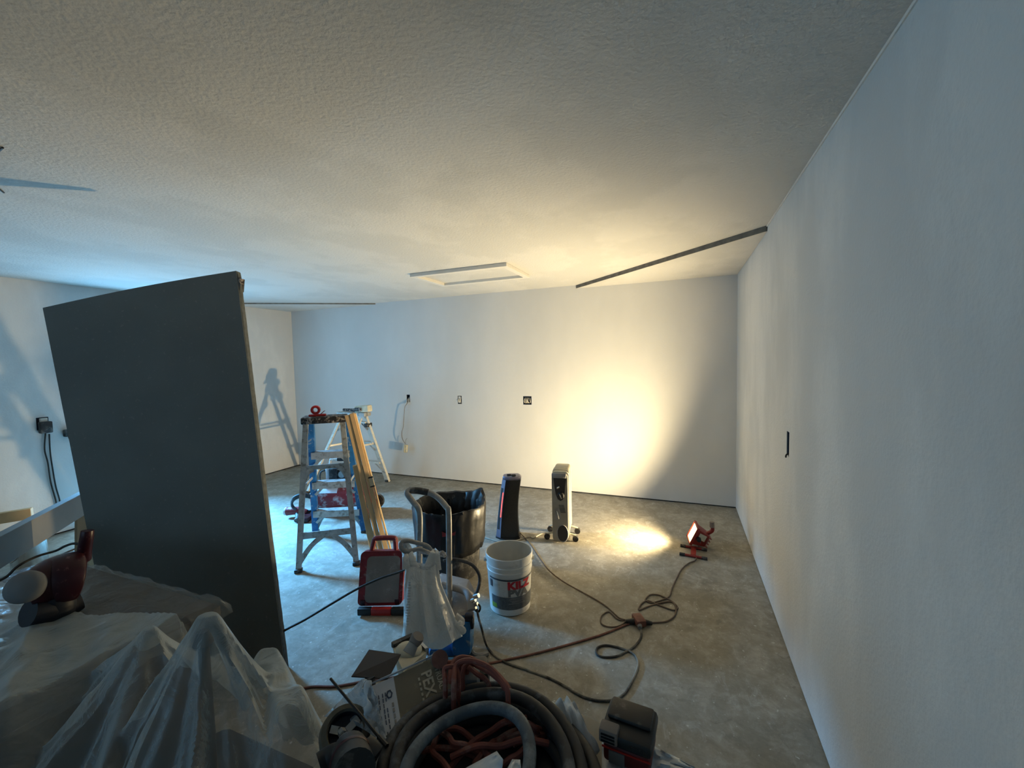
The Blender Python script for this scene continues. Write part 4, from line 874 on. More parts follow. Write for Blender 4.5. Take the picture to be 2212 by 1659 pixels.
# ---------------------------------------------------------------- carrier bag on the hook
bgd = d0-0.14
gb = thing('carrier_bag', 'white plastic carrier bag hanging by its handles from the sprayer hook', 'bag', sp_(915, 1388, bgd))
rings = []; NS = 56
prof = [(1222, 875, 945, 0.020), (1240, 873, 948, 0.035), (1262, 872, 953, 0.05), (1290, 871, 966, 0.07), (1320, 871, 980, 0.085), (1348, 870, 991, 0.09), (1368, 868, 1000, 0.085), (1382, 872, 976, 0.07), (1390, 885, 950, 0.04)]
for i, (v, ul, ur, dp) in enumerate(prof):
    c_ = sp_((ul+ur)/2, v, bgd); hw = (ur-ul)/2/FPX*bgd; ring = []
    for k in range(NS):
        a = 2*PI*k/NS; t = i/len(prof)
        f_ = 1.1-0.30*abs(math.sin(3*a+1.2*math.sin(2*a)+t))-0.16*abs(math.sin(7*a+3*t))+0.12*math.sin(9*a+2+t*1.5)+0.10*noise.noise(V((math.cos(a)*2.2, math.sin(a)*2.2, t*3)))+0.06*math.sin(11*a+2*t)*(1-t)
        dz = 0.02*noise.noise(V((math.cos(a)*1.5, math.sin(a)*1.5, 9+t*2)))
        ring.append(c_+CR*hw*math.cos(a)*(0.86+0.14*f_)+V((-0.373, 0.928, 0))*dp*math.sin(a)*f_+V((0, 0, dz)))
    rings.append(ring)
bm = nb(); loft(bm, rings, cap=False); bmesh.ops.holes_fill(bm, edges=[e for e in bm.edges if e.is_boundary and e.verts[0].co.z < 0.15]); obj('sack', bm, 'grobag', gb)
for pts in (((879, 1228), (876, 1205), (873, 1186), (877, 1176), (884, 1184), (888, 1205), (897, 1228)), ((925, 1228), (930, 1208), (935, 1194), (939, 1188), (944, 1196), (944, 1212), (943, 1230))):
    bm = nb(); tube(bm, curve_pts([sp_(u, v, bgd+0.035 if v < 1190 else bgd) for u, v in pts], 5), lambda t: 0.012+0.014*abs(2*t-1)**2, 8, flat=0.35, flatdir=CF); obj('bag_handle', bm, 'grobag', gb)
bm = nb(); tube(bm, curve_pts([sp_(985, 1330, bgd+0.02), sp_(998, 1342, bgd), sp_(992, 1352, bgd-0.02), sp_(1000, 1362, bgd-0.02), sp_(993, 1366, bgd)], 5), 0.018, 8, flat=0.5, flatdir=CF); obj('torn_flap', bm, 'grobag', gb)
for k in range(16):
    v0 = 1258+k*6; bm = nb(); p = sp_(885-1.0*k*0.3, v0, bgd-0.085-0.002*k); box(bm, p, (0.010+0.012*random.random(), 0.001, 0.004), rz=RZ); o = obj('faded_print', bm, 'fadedprint', gb, smooth=False)

# ---------------------------------------------------------------- red carrying case on the floor
cs0, cs1 = Gz(775, 1318, 0.0), Gz(868, 1316, 0.0)
cdp = (cs0-CAM).dot(CF)
case = thing('tool_case', 'flat dusty red carrying case with a handle, propped on edge', 'case', (cs0+cs1)/2)
ex = (cs1-cs0).normalized(); lean = V((-0.373, 0.928, 0))*0.20; eh = (V((0, 0, 1))+lean*0.9+ex*0.05).normalized()
hC = 0.335; wC = 0.285
cb0 = (Gz(776, 1308, 0.045)+Gz(866, 1306, 0.045))/2
prism_c = [(x, y+hC/2) for x, y in rrect(wC, hC, 0.03)]
cen = cb0
def case_prism(poly, n0, th_, m, nm, par=case, lab=None):
    b_ = nb(); nn = ex.cross(eh); prism(b_, poly, cen+nn*n0, ex, eh, th_); return obj(nm, b_, m, par, label=lab)
case_prism([(x*1.0, y) for x, y in prism_c], -0.04, 0.05, 'red', 'shell')
case_prism([(x+0.01, y+hC/2-0.006) for x, y in rrect(wC-0.07, hC-0.05, 0.03)], 0.0101, 0.003, 'greyface', 'front_face', lab='grey dusty face panel')
nn = ex.cross(eh)
hh = [cen+ex*-0.082+eh*(hC-0.01)-nn*0.015, cen+ex*-0.07+eh*(hC+0.055)-nn*0.015, cen+ex*-0.055+eh*(hC+0.075)-nn*0.015, cen+ex*0.055+eh*(hC+0.075)-nn*0.015, cen+ex*0.07+eh*(hC+0.055)-nn*0.015, cen+ex*0.078+eh*(hC-0.01)-nn*0.015]
bm = nb(); tube(bm, curve_pts(hh, 4), 0.016, 8, flat=1.0); obj('handle', bm, 'red', case)
for s in (-0.11, 0.11):
    bm = nb(); box(bm, cen+ex*s+eh*0.02+nn*0.008, (0.03, 0.012, 0.035), rz=math.atan2(ex.y, ex.x), bev=0.003); obj('latch', bm, 'darkred', case)
# bar tool under it
ba, bb_ = Gz(776, 1316, 0.03), Gz(872, 1316, 0.03)
bar = thing('spirit_level', 'red and black bar tool lying on the floor against the red case', 'level', (ba+bb_)/2-V((0, 0, 0.03)))
fw_ = V((0.373, -0.928, 0))*0.02
for f0, f1, m, nm in ((0.0, 0.3, 'blk', 'end_cap'), (0.3, 0.75, 'redm', 'body'), (0.75, 1.12, 'blk', 'end_cap')):
    bm = nb(); beam(bm, ba+(bb_-ba)*f0+fw_, ba+(bb_-ba)*f1+fw_, 0.035, 0.045, bev=0.006); obj(nm, bm, m, bar)

# ---------------------------------------------------------------- bench on the left, cover sheets
BT = 0.80
cab = thing('work_cabinet', 'dark work cabinet hidden under clear plastic sheeting', 'cabinet', (-2.45, -4.4, 0))
bm = nb(); bx(bm, -2.97, -1.95, -4.86, -3.95, BT-0.035, BT, bev=0.004); obj('top', bm, 'bench', cab, smooth=False)
bm = nb(); bx(bm, -2.93, -1.99, -4.82, -3.99, 0.06, BT-0.036); obj('body', bm, 'bench', cab, smooth=False)
for k in range(3):
    x0 = -2.92+k*0.308; bm = nb(); bx(bm, x0, x0+0.30, -3.99, -3.972, 0.09, BT-0.06, bev=0.003); dr = obj('door', bm, 'bench', cab, smooth=False)
    bm = nb(); tube(bm, [(x0+0.26, -3.962, 0.5), (x0+0.26, -3.945, 0.51), (x0+0.26, -3.945, 0.59), (x0+0.26, -3.962, 0.6)], 0.005, 6); obj('pull', bm, 'steel', dr)
bm = nb(); bx(bm, -2.90, -2.02, -4.78, -4.03, 0.0, 0.06); obj('plinth', bm, 'blk', cab, smooth=False)
def sheet(name, m, x0, x1, y0, y1, nx, ny, zf, label, cat, solid=0, keep=lambda p: True, smooth_n=0):
    b_ = nb(); g_ = [[b_.verts.new((x0+(x1-x0)*i/nx, y0+(y1-y0)*j/ny, 0)) for j in range(ny+1)] for i in range(nx+1)]
    for r in g_:
        for v in r:
            v.co.z = zf(v.co.x, v.co.y)
            h_ = V((v.co.x*9, v.co.y*9, 3)); v.co.x += 0.010*noise.noise(h_); v.co.y += 0.010*noise.noise(h_+V((5, 5, 5)))
    for i in range(nx):
        for j in range(ny):
            q = (g_[i][j], g_[i+1][j], g_[i+1][j+1], g_[i][j+1])
            if all(keep(v.co) for v in q): b_.faces.new(q)
    bmesh.ops.delete(b_, geom=[v for v in b_.verts if not v.link_faces], context='VERTS')
    for _ in range(smooth_n): bmesh.ops.smooth_vert(b_, verts=b_.verts, factor=0.5, use_axis_x=True, use_axis_y=True, use_axis_z=True)
    o_ = obj(name, b_, m); tag(o_, label, cat); return o_
ridge = lambda p: 1-abs(noise.noise(p))*2.2
def cov(x, y):
    z = BT+0.008+0.010*max(0, ridge(V((x*5+y*3, y*5-x*2, 1))))+0.012*max(0, ridge(V((x*11, y*13, 4))))*0.6+0.004*noise.noise(V((x*30, y*30, 2)))
    e = max(x+1.955, y+3.945, 0)
    return z-min(0.03, e*3) if e < 0.02 else z-0.03-(e-0.02)*5
sheet('poly_sheet', 'film', -2.95, -1.93, -4.75, -3.925, 110, 70, cov, 'clear crinkled plastic sheet spread on the bench behind the red tool', 'plastic sheet')
# the tool hidden under the draped sheet
P1 = Gz(455, 1340, 0.97); P2 = Gz(325, 1372, 0.90)
tl = thing('drill_stand', 'dark bench tool hidden under the draped milky plastic', 'tool', (P1.x, P1.y-0.02, 0.0))
bm = nb(); cyl(bm, (P1.x, P1.y-0.02, 0.0), (P1.x, P1.y-0.02, 0.93), 0.016, 0.012, 16); obj('column', bm, 'bench', tl)
bm = nb(); cyl(bm, (P1.x, P1.y-0.02, 0.925), (P1.x, P1.y-0.02, 0.955), 0.022, 0.012, 16); obj('head', bm, 'bench', tl)
bm = nb(); box(bm, (P1.x+0.06, P1.y-0.04, 0.29), (0.42, 0.30, 0.58), bev=0.04); obj('cabinet_base', bm, 'bench', tl)
def cone(x, y, c, h0, s, pw, k, ph, amp, r0=0.02):
    dx, dy = x-c.x, y-c.y; dy = dy*1.7 if dy > 0 else dy; r = math.hypot(dx, dy); a = math.atan2(dy, dx)
    wob = 0.9*noise.noise(V((math.cos(a)*2, math.sin(a)*2, r*4+ph)))
    f1 = 1-2*abs(math.sin(k*0.5*a+ph+wob)); f2 = 1-2*abs(math.sin(k*1.15*a+ph*2+2*wob+r*3))
    f_ = 1-amp*(f1+0.55*f2)*min(1, r/0.10)
    return h0-s*max(0, r-r0)**pw*f_
def drape(x, y):
    a = cone(x, y, P1, 0.985, 1.6, 1.0, 10, 0.9, 0.17, 0.025)
    b_ = cone(x, y, P2, 0.915, 1.0, 1.0, 8, 0.2, 0.20, 0.015)
    pl = 0.835+0.022*max(0, ridge(V((x*3+y*5, y*2.5, 7))))+0.010*noise.noise(V((x*8, y*8, 2)))
    if x > -1.93: pl -= (x+1.93)*1.6
    if y > -4.0: pl -= (y+4.0)*6
    if y > -4.10-(x+2.0)*0.15: pl -= (y+4.10+(x+2.0)*0.15)*0.12
    z = max(a, b_, pl)
    q0, q1 = V((-1.63, -4.03, 0)), V((-1.39, -4.15, 0)); d_ = q1-q0
    t = max(0, min(1, ((x-q0.x)*d_.x+(y-q0.y)*d_.y)/d_.length_squared)); qc = q0+d_*t
    s1 = cone(x, y, qc, 0.765+0.03*t+0.012*noise.noise(V((t*4, 0, 2))), 1.75, 1.0, 9, 2.0+t*2, 0.13, 0.035); s2 = s1
    z = max(z, s1, s2, cov(x, y)+0.006 if (x < -1.97 and y < -3.97) else -1)
    return z+0.010*max(-0.5, ridge(V((x*9+y*4, y*9, 8))))+0.004*noise.noise(V((x*26, y*26, 8)))
def edge_keep(p):
    lim = -4.155+0.10*(p.x+2.4)+0.03*math.sin(p.x*9)+0.02*noise.noise(V((p.x*6, 0, 3)))
    if p.x < -1.86: return p.y < lim
    return p.z > 0.20+0.06*noise.noise(V((p.x*7, p.y*7, 1)))
sheet('draped_sheet', 'film2', -2.95, -1.10, -4.80, -3.78, 380, 190, drape, 'milky plastic drop sheet draped in folds over a tall bench tool', 'plastic sheet', keep=edge_keep, smooth_n=2)

# red tool with pale cap on the covered bench
vb_ = Gz(120, 1338, BT+0.03)
pol = thing('power_tool', 'dark red power tool with a pale round cap lying on the covered bench', 'power tool', (vb_.x, vb_.y, BT+0.02))
vd = (vb_-CAM).dot(CF)
vp = lambda u, v, k=0.0: Gd(u, v, vd+k)
bm = nb(); tube(bm, curve_pts([vp(58, 1276, -0.05), vp(85, 1265, -0.03), vp(115, 1254, 0.0), vp(148, 1246, 0.02), vp(172, 1242, 0.04), vp(186, 1240, 0.05)], 5), lambda t: (0.044+0.030*math.sin(min(1, t*1.15)*PI*0.72))*(1 if t < 0.75 else math.sqrt(max(0.03, 1-((t-0.75)/0.25)**2))), 20); obj('motor_body', bm, 'darkred', pol)
cq = vp(53, 1268, -0.085); cdv = (CAM-cq).normalized()+CR*-0.35
bm = nb(); lathe(bm, [(0.001, 0.014), (0.028, 0.012), (0.040, 0.006), (0.044, -0.002), (0.043, -0.02), (0.03, -0.03), (0.001, -0.03)], 28, cq, cdv.normalized().to_track_quat('Z', 'Y').to_matrix()); obj('end_cap', bm, 'capgrey', pol, label='pale round end cap')
bm = nb(); tube(bm, curve_pts([vp(181, 1208, 0.06), vp(183, 1185, 0.05), vp(187, 1162, 0.04), vp(189, 1146, 0.04)], 5), lambda t: 0.019-0.003*t, 12); hd = obj('handle', bm, 'darkred', pol)
bm = nb(); tube(bm, curve_pts([vp(178, 1178, 0.05), vp(160, 1174, 0.06), vp(140, 1180, 0.07), vp(120, 1190, 0.07), vp(80, 1202, 0.04), vp(40, 1222, 0.0), vp(15, 1245, -0.02), vp(-10, 1258, -0.04)], 5), 0.004, 6); obj('power_cord', bm, 'cordblk', pol)
bm = nb(); tube(bm, curve_pts([vp(60, 1325, -0.06), vp(100, 1318, -0.02), vp(140, 1305, 0.03), vp(172, 1290, 0.06)], 5), lambda t: 0.05-0.012*abs(2*t-1), 16); obj('pad', bm, 'navy', pol)
bm = nb(); cyl(bm, vp(120, 1270, 0.0), vp(118, 1315, 0.0), 0.045, 0.05, 20); obj('neck', bm, 'navy', pol)

# planks, pail and floor stuff at the far left
sb1 = Gd(168, 1092, 2.62); sb2 = Gd(-60, 1222, 1.72)
dv = (sb1-sb2).normalized(); sb1x = sb1+dv*0.55; sb2x = sb2-dv*0.05
pk = thing('work_plank', 'long primed plank spanning from behind the grey panel, blue-lit top edge', 'plank', (sb1x+sb2x)/2)
bm = nb(); beam(bm, sb2x, sb1x, 0.045, 0.14, bev=0.003); obj('plank', bm, 'beam', pk, smooth=False)
def sawhorse(p, label, hw=0.28):
    t = thing('sawhorse', label, 'sawhorse', (p.x, p.y, 0)); tz_ = p.z-0.075
    sd_ = V((dv.x, dv.y, 0)).normalized(); cr_ = V((-sd_.y, sd_.x, 0))
    b_ = nb(); beam(b_, V((p.x, p.y, tz_-0.045))-cr_*(hw+0.02), V((p.x, p.y, tz_-0.045))+cr_*(hw+0.02), 0.045, 0.088); obj('top_rail', b_, 'framing', t, smooth=False)
    for s in (-1, 1):
        for k in (-1, 1):
            b_ = nb(); beam(b_, V((p.x, p.y, tz_-0.06))+cr_*hw*0.85*s+sd_*0.03*k, V((p.x, p.y, 0.0))+cr_*hw*s+sd_*hw*0.64*k, 0.035, 0.06); obj('leg', b_, 'framing', t, smooth=False)
sawhorse(sb1x-dv*0.12, 'wooden sawhorse behind the grey panel holding the plank end', 0.13)
sawhorse(sb2x+dv*0.02, 'wooden sawhorse at the left holding the near plank end', 0.11)
a, b_ = Gd(70, 1108, 3.6), Gd(-80, 1132, 3.4)
pk2 = thing('wood_offcut', 'pale wood board end lying behind the long plank', 'board', (a+b_)/2)
bm = nb(); beam(bm, b_, a, 0.05, 0.09, bev=0.004); obj('plank', bm, 'wood', pk2, smooth=False)
for k, f_ in enumerate((0.06, 0.32)):
    q = b_+(a-b_)*f_; bm = nb(); bx(bm, q.x-0.03, q.x+0.03, q.y-0.03, q.y+0.03, 0, q.z-0.045); obj('support_block', bm, 'framing', pk2, smooth=False)
pc = Gz(66, 1232, 0.0)
pail = thing('metal_pail', 'shiny metal pail on the floor below the plank', 'pail', pc)
bm = nb(); lathe(bm, [(0.001, 0.0), (0.10, 0.0), (0.102, 0.004), (0.102, 0.268), (0.106, 0.275), (0.102, 0.282), (0.096, 0.275), (0.096, 0.01), (0.001, 0.01)], 40); lobj('body', bm, 'chrome', pail)
bm = nb(); tube(bm, [(0.105*math.cos(t), -0.05*abs(math.sin(t))-0.06, 0.25-0.14*math.sin(t)) for t in [k*PI/14 for k in range(15)]], 0.003, 6); lobj('bail_handle', bm, 'steel', pail)
bm = nb(); tube(bm, curve_pts(fl([(130, 1200), (150, 1190), (185, 1178), (230, 1170)]), 6), 0.006, 6); o = obj('floor_cable', bm, 'cordblk'); tag(o, 'thin dark cable on the floor under the plank', 'cord')

# ---------------------------------------------------------------- near bench and what lies on it
nbn = thing('workbench', 'low workbench in the foreground buried under hoses and tools', 'workbench', (-0.95, -4.3, 0))
bm = nb(); prism(bm, [(-1.20, -4.62), (-0.47, -4.62), (-0.49, -4.01), (-0.74, -3.955), (-1.14, -3.99), (-1.20, -4.15)], (0, 0, BT-0.03), (1, 0, 0), (0, 1, 0), 0.03); obj('top', bm, 'benchtop', nbn, smooth=False)
for x, y in ((-1.15, -4.55), (-0.55, -4.55), (-0.58, -4.08), (-1.12, -4.08)):
    bm = nb(); bx(bm, x-0.03, x+0.03, y-0.03, y+0.03, 0, BT-0.03); obj('leg', bm, 'bench', nbn, smooth=False)
bm = nb(); bx(bm, -1.15, -0.56, -4.57, -4.06, 0.16, 0.18); obj('shelf', bm, 'bench', nbn, smooth=False)

# big black hose coil
hc0 = Gz(1049, 1660, BT+0.05)
coil = thing('hose_coil', 'thick dusty black hose coiled on the near workbench', 'hose', (hc0.x, hc0.y, BT))
loops = [(0.197, 0.0135, 0.0, 0.0), (0.191, 0.037, 0.004, 0.004), (0.181, 0.056, -0.008, 0.002), (0.176, 0.022, 0.004, -0.004), (0.160, 0.045, 0.006, -0.008), (0.152, 0.072, -0.004, -0.004), (0.148, 0.016, 0.0, 0.0)]
for k, (r, z, ox, oy) in enumerate(loops):
    pts = []
    for j in range(48):
        a = 2*PI*j/48; rr = r*(1+0.02*math.sin(2*a+k*1.7))
        pts.append((hc0.x+ox+rr*1.02*math.cos(a), hc0.y+oy+rr*0.97*math.sin(a), BT+z+0.006*math.sin(3*a+k*2)))
    bm = nb(); tube(bm, pts, 0.0125, 12, closed=True); obj('loop', bm, 'hose', coil)
pts = []
for j in range(40):
    a = -0.9+2*PI*j/48*1.0; r = 0.104
    pts.append((hc0.x-0.014+r*1.0*math.cos(a), hc0.y-0.035+r*1.2*math.sin(a), BT+0.088+0.008*math.sin(2*a)))
bm = nb(); tube(bm, pts, 0.0118, 12); obj('loop', bm, 'hoseb', coil, label='chalky blue-grey inner loop')
# rust-red air hose in the middle of the coil
ah = thing('air_hose', 'tangled rust-red air hose inside the black coil', 'hose', (hc0.x, hc0.y+0.03, BT))
tang = [[(930, 1618), (985, 1620), (1040, 1640), (1062, 1650)], [(970, 1575), (995, 1578), (1020, 1598), (1055, 1632)], [(1090, 1560), (1060, 1580), (1020, 1605)], [(1030, 1612), (1080, 1612), (1130, 1598)], [(1110, 1580), (1075, 1600), (1060, 1608)], [(1095, 1645), (1120, 1630), (1150, 1600), (1170, 1588)], [(1135, 1562), (1155, 1572), (1160, 1582), (1140, 1580)], [(968, 1590), (980, 1606), (1010, 1612)], [(1165, 1575), (1172, 1582), (1165, 1592), (1150, 1590)], [(940, 1600), (935, 1625), (960, 1650)]]
for k, pts in enumerate(tang):
    bm = nb(); z = BT+0.035+0.008*(k % 4); pp = [Gz(u, v, z+0.006*math.sin(i*2+k)) for i, (u, v) in enumerate(pts)]
    pp = [pp[0]+(pp[0]-pp[1]).normalized()*0.05-V((0, 0, 0.022))]+pp+[pp[-1]+(pp[-1]-pp[-2]).normalized()*0.05-V((0, 0, 0.022))]
    tube(bm, curve_pts(pp, 6), 0.0058, 8); obj('strand', bm, 'airhose', ah)
bm = nb(); cyl(bm, (hc0.x, hc0.y+0.02, BT+0.001), (hc0.x, hc0.y+0.02, BT+0.012), 0.15, seg=32); obj('dark_disc', bm, 'navy', ah)  # near-black disc filling the inside of the coil
# crumpled film scraps in the coil
for k, quad in enumerate(([(1000, 1662, 0.735), (1073, 1622, 0.745), (1086, 1640, 0.70), (1082, 1680, 0.68)], [(1088, 1675, 0.69), (1106, 1640, 0.73), (1124, 1641, 0.72), (1128, 1680, 0.68)])):
    c4_ = [Gd(*q) for q in quad]; b_ = nb(); rows = []
    for i in range(11):
        t = i/10; a = c4_[0]*(1-t)+c4_[1]*t; c_ = c4_[3]*(1-t)+c4_[2]*t; rows.append([])
        for j in range(11):
            s_ = j/10; p = a*(1-s_)+c_*s_; rows[-1].append(b_.verts.new(p+(CAM-p).normalized()*(0.008*noise.noise(V((t*3, s_*4, k*5)))+0.006*abs(math.sin(s_*5+k)))))
    for A, B in zip(rows, rows[1:]):
        for q in range(10): b_.faces.new((A[q], A[q+1], B[q+1], B[q]))
    o = obj('film_scrap', b_, 'filmw', solid=0.001); tag(o, ('folded clear film scrap in the middle of the hose coil', 'small pale film scrap right of the larger one in the coil')[k], 'plastic scrap')

# second red hose bundle with a tool behind the coil
ah2 = thing('air_hose_bundle', 'small bundle of rust-red hose behind the black coil, by the carton', 'hose', Gz(1000, 1480, BT))
for k, pts in enumerate([[(958, 1478), (948, 1450), (952, 1434), (972, 1432), (1000, 1438)], [(972, 1478), (974, 1445), (985, 1424), (1005, 1420), (1030, 1432)], [(985, 1470), (990, 1450), (1005, 1436), (1030, 1432), (1060, 1445), (1085, 1468), (1101, 1494)], [(1005, 1440), (1030, 1455), (1055, 1478)], [(1010, 1434), (1035, 1440), (1068, 1460), (1091, 1490)], [(1000, 1450), (1012, 1430), (1014, 1426), (992, 1438)], [(962, 1476), (960, 1448), (968, 1440), (985, 1444), (990, 1474)], [(980, 1478), (984, 1440), (1000, 1428), (1024, 1428), (1055, 1440), (1078, 1462), (1096, 1492)]]):
    bm = nb(); z = BT+0.05+0.009*k; pp = [Gz(u, v, z+0.02*math.sin(PI*i/(len(pts)-1))) for i, (u, v) in enumerate(pts)]; q = V((CF.x, CF.y, 0)).normalized()
    pp = [pp[0]-q*0.01-V((0, 0, 0.045))]+pp+[pp[-1]-q*0.012-V((0, 0, 0.05))]
    tube(bm, curve_pts(pp, 6), 0.0056, 8); obj('strand', bm, 'airhose', ah2)
bm = nb(); q = Gz(1012, 1462, BT+0.03); box(bm, q, (0.10, 0.07, 0.06), rz=0.5, bev=0.012); obj('coupler_block', bm, 'battblk', ah2)
bm = nb(); p, q = Gz(1000, 1448, BT+0.06), Gz(1022, 1436, BT+0.075); cyl(bm, p, q, 0.008, seg=10); obj('brass_coupling', bm, 'chrome', ah2)
bm = nb(); q = Gz(1010, 1472, BT+0.04); box(bm, q, (0.06, 0.05, 0.05), rz=0.3, bev=0.01); obj('white_tag', bm, 'capgrey', ah2)

# carton with pale side label, standing on the bench
ct = thing('carton', 'open brown carton with a white printed end panel, left of the hose coil', 'carton', Gz(875, 1540, BT))
k0, k1, k2 = Gd(800, 1483, 0.93), Gd(850, 1462, 0.955), Gd(957, 1412, 1.02)
k3, k4 = Gd(833, 1590, 0.83), Gd(868, 1570, 0.86)
bt = V((0, 0, 0))
dn = (k4-k1); dn_e = (k3-k0)
pr_ = [k1, k2, k2+dn*0.95, k1+dn*1.05]
nrm2 = (k2-k1).cross(dn).normalized()
if nrm2.dot(CAM-k1) < 0: nrm2 = -nrm2
bm = nb(); loft(bm, [pr_, [p-nrm2*0.004 for p in pr_]]); sidep = obj('side_panel', bm, 'carton', ct, smooth=False)
pe = [k0, k1, k1+dn*1.05, k0+dn*1.0]
n3 = (k1-k0).cross(dn).normalized()
if n3.dot(CAM-k0) < 0: n3 = -n3
bm = nb(); loft(bm, [pe, [p-n3*0.003 for p in pe]]); endp = obj('end_panel', bm, 'cartonw', ct, smooth=False, label='white printed end panel')
bw = k0-k1
bm = nb(); pb = [p+bw*0.9-nrm2*0.01 for p in pr_]; loft(bm, [pb, [p-nrm2*0.004 for p in pb]]); obj('side_panel', bm, 'carton', ct, smooth=False)
tp_ = [k0+(k1-k0)*0.0, k1, k2, k2+bw*0.35]
bm = nb(); up_ = V((0, 0, 0.004)); loft(bm, [[p+up_ for p in tp_], [p+up_*2 for p in tp_]]); obj('top_flap', bm, 'cartonw', ct, smooth=False)
bm = nb(); pz = [k2, k2+bw*0.9, k2+bw*0.9+dn*0.95, k2+dn*0.95]; loft(bm, [pz, [p+(k1-k2).normalized()*0.004 for p in pz]]); obj('end_panel', bm, 'carton', ct, smooth=False)
e1 = (k2-k1).normalized(); e2 = dn.normalized()
def put_text(s, size, org, exv, eyv, nv, m, par, bold=0.0):
    b_ = text_mesh(s, size, bold)
    for v in b_.verts: v.co = org+exv*v.co.x+eyv*v.co.y+nv*0.0015
    return obj('lettering', b_, m, par, smooth=False)
L1 = (k2-k1).length
put_text('PEX', 0.034, k1+e1*L1*0.50+e2*0.022, e2, e1, nrm2, 'printlt', sidep, 0.0008)
put_text('STRUAL', 0.017, k1+e1*(L1*0.50+0.032)+e2*0.018, e2, e1, nrm2, 'printlt', sidep, 0.0003)
for j in range(7):
    bm = nb(); beam(bm, k1+e1*(L1*0.44)+e2*(0.03+j*0.012)+nrm2*0.001, k1+e1*(L1*0.44)+e2*(0.037+j*0.012)+nrm2*0.001, 0.004, 0.001, up=nrm2); obj('small_print', bm, 'printlt', sidep, smooth=False)
f1 = (k1-k0); L3 = f1.length; f1 = f1.normalized()
bm = nb(); c_ = k0+f1*L3*0.72+e2*0.035+n3*0.001
tube(bm, [c_+f1*0.0055*math.cos(a*PI/3)+e2*0.0085*math.sin(a*PI/3) for a in range(6)], 0.0016, 4, closed=True); obj('logo', bm, 'print', endp, label='small hexagonal outline logo')
for r_, x in enumerate((0.16, 0.28, 0.44, 0.56)):
    for j in range(9):
        if (r_*5+j*3) % 7 == 0: continue
        bm = nb(); a = k0+f1*L3*x+e2*(0.028+j*0.0115)+n3*0.0012; beam(bm, a, a+e2*0.0085, 0.0022, 0.0006, up=n3); obj('small_print', bm, 'print', endp, smooth=False)
for j in range(7):
    bm = nb(); a = k0+f1*L3*0.80+e2*(0.056+j*0.012)+n3*0.0012; beam(bm, a, a+e2*0.008, 0.004, 0.0006, up=n3); obj('small_print', bm, 'shroud', endp, smooth=False)
# clear crinkled bag around the carton's left
cbk = thing('clear_bag', 'clear crinkled plastic bag left of the carton', 'plastic bag', Gz(770, 1530, BT))
b_ = nb(); rows = []
for i in range(14):
    t = i/13; a = Gd(782, 1466, 0.97)*(1-t)+Gd(700, 1548, 0.93)*t; c_ = Gd(812, 1500, 0.90)*(1-t)+Gd(838, 1610, 0.82)*t; rows.append([])
    for j in range(16):
        s = j/15; p = a*(1-s)+c_*s; rows[-1].append(b_.verts.new(p+(CAM-p).normalized()*0.016*noise.noise(V((i*0.45, j*0.5, 3)))+V((0, 0, 0.012*math.sin(s*PI)))))
for A, B in zip(rows, rows[1:]):
    for q in range(15): b_.faces.new((A[q], A[q+1], B[q+1], B[q]))
obj('film', b_, 'filmc', cbk, solid=0.001)
b_ = nb(); tube(b_, curve_pts([Gd(797, 1470, 0.93), Gd(792, 1500, 0.91), Gd(796, 1525, 0.88), Gd(788, 1545, 0.87)], 6), lambda t: 0.006+0.003*math.sin(t*11), 7, flat=0.5, flatdir=CF); obj('twisted_neck', b_, 'filmw', cbk, label='bright twisted strand of the bag')
# dark steel plate (taping blade) standing above the carton
bl = thing('steel_plate', 'dark square steel plate propped behind the carton', 'plate', Gz(800, 1470, BT))
c4 = [Gd(797, 1403, 1.08), Gd(866, 1413, 1.06), Gd(838, 1466, 1.0), Gd(759, 1461, 1.0)]
nv = (c4[1]-c4[0]).cross(c4[3]-c4[0]).normalized()
bm = nb(); loft(bm, [c4, [p+nv*0.0025 for p in c4]]); obj('blade', bm, 'blade', bl, smooth=False)
bm = nb(); tube(bm, [(c4[2]+c4[3])/2, (c4[2]+c4[3])/2+V((0.03, -0.02, -0.10))], 0.012, 10); obj('grip', bm, 'blkd', bl)
# mud pan with a putty knife
mp0 = Gd(890, 1412, 1.10)
pan = thing('mud_pan', 'pan crusted with joint compound behind the carton', 'mud pan', (mp0.x, mp0.y, BT))
m4 = [Gd(848, 1398, 1.16), Gd(892, 1378, 1.20), Gd(922, 1408, 1.13), Gd(872, 1452, 1.04)]
bm = nb(); n4 = (m4[1]-m4[0]).cross(m4[3]-m4[0]).normalized()
if n4.z > 0: n4 = -n4
ctr = sum(m4, V((0, 0, 0)))/4
loft(bm, [m4, [ctr+(p-ctr)*0.75+n4*0.07 for p in m4]]); obj('pan', bm, 'mud', pan, smooth=False)
bm = nb(); beam(bm, m4[0]-n4*0.004, m4[1]-n4*0.004, 0.014, 0.014); obj('rim_bar', bm, 'blkd', pan, smooth=False)
bm = nb(); beam(bm, m4[1]-n4*0.004, m4[2]-n4*0.004, 0.008, 0.012); obj('rim_bar', bm, 'steel', pan, smooth=False)
bm = nb(); bmesh.ops.create_icosphere(bm, subdivisions=3, radius=0.03, matrix=Matrix.Translation(ctr-n4*0.004) @ Matrix.Diagonal((1.3, 1, 0.5, 1)))
for v in bm.verts: v.co += v.co.normalized()*0.006*noise.noise(v.co*40)
obj('compound_lump', bm, 'mud', pan)
kn = thing('putty_knife', 'plaster-coated putty knife resting in the mud pan', 'putty knife', Gd(885, 1412, 1.08))
bm = nb(); tube(bm, [Gd(882, 1412, 1.075), Gd(893, 1392, 1.09)], lambda t: 0.017-0.003*t, 10, flat=0.5, flatdir=CF); obj('shank', bm, 'knife', kn)
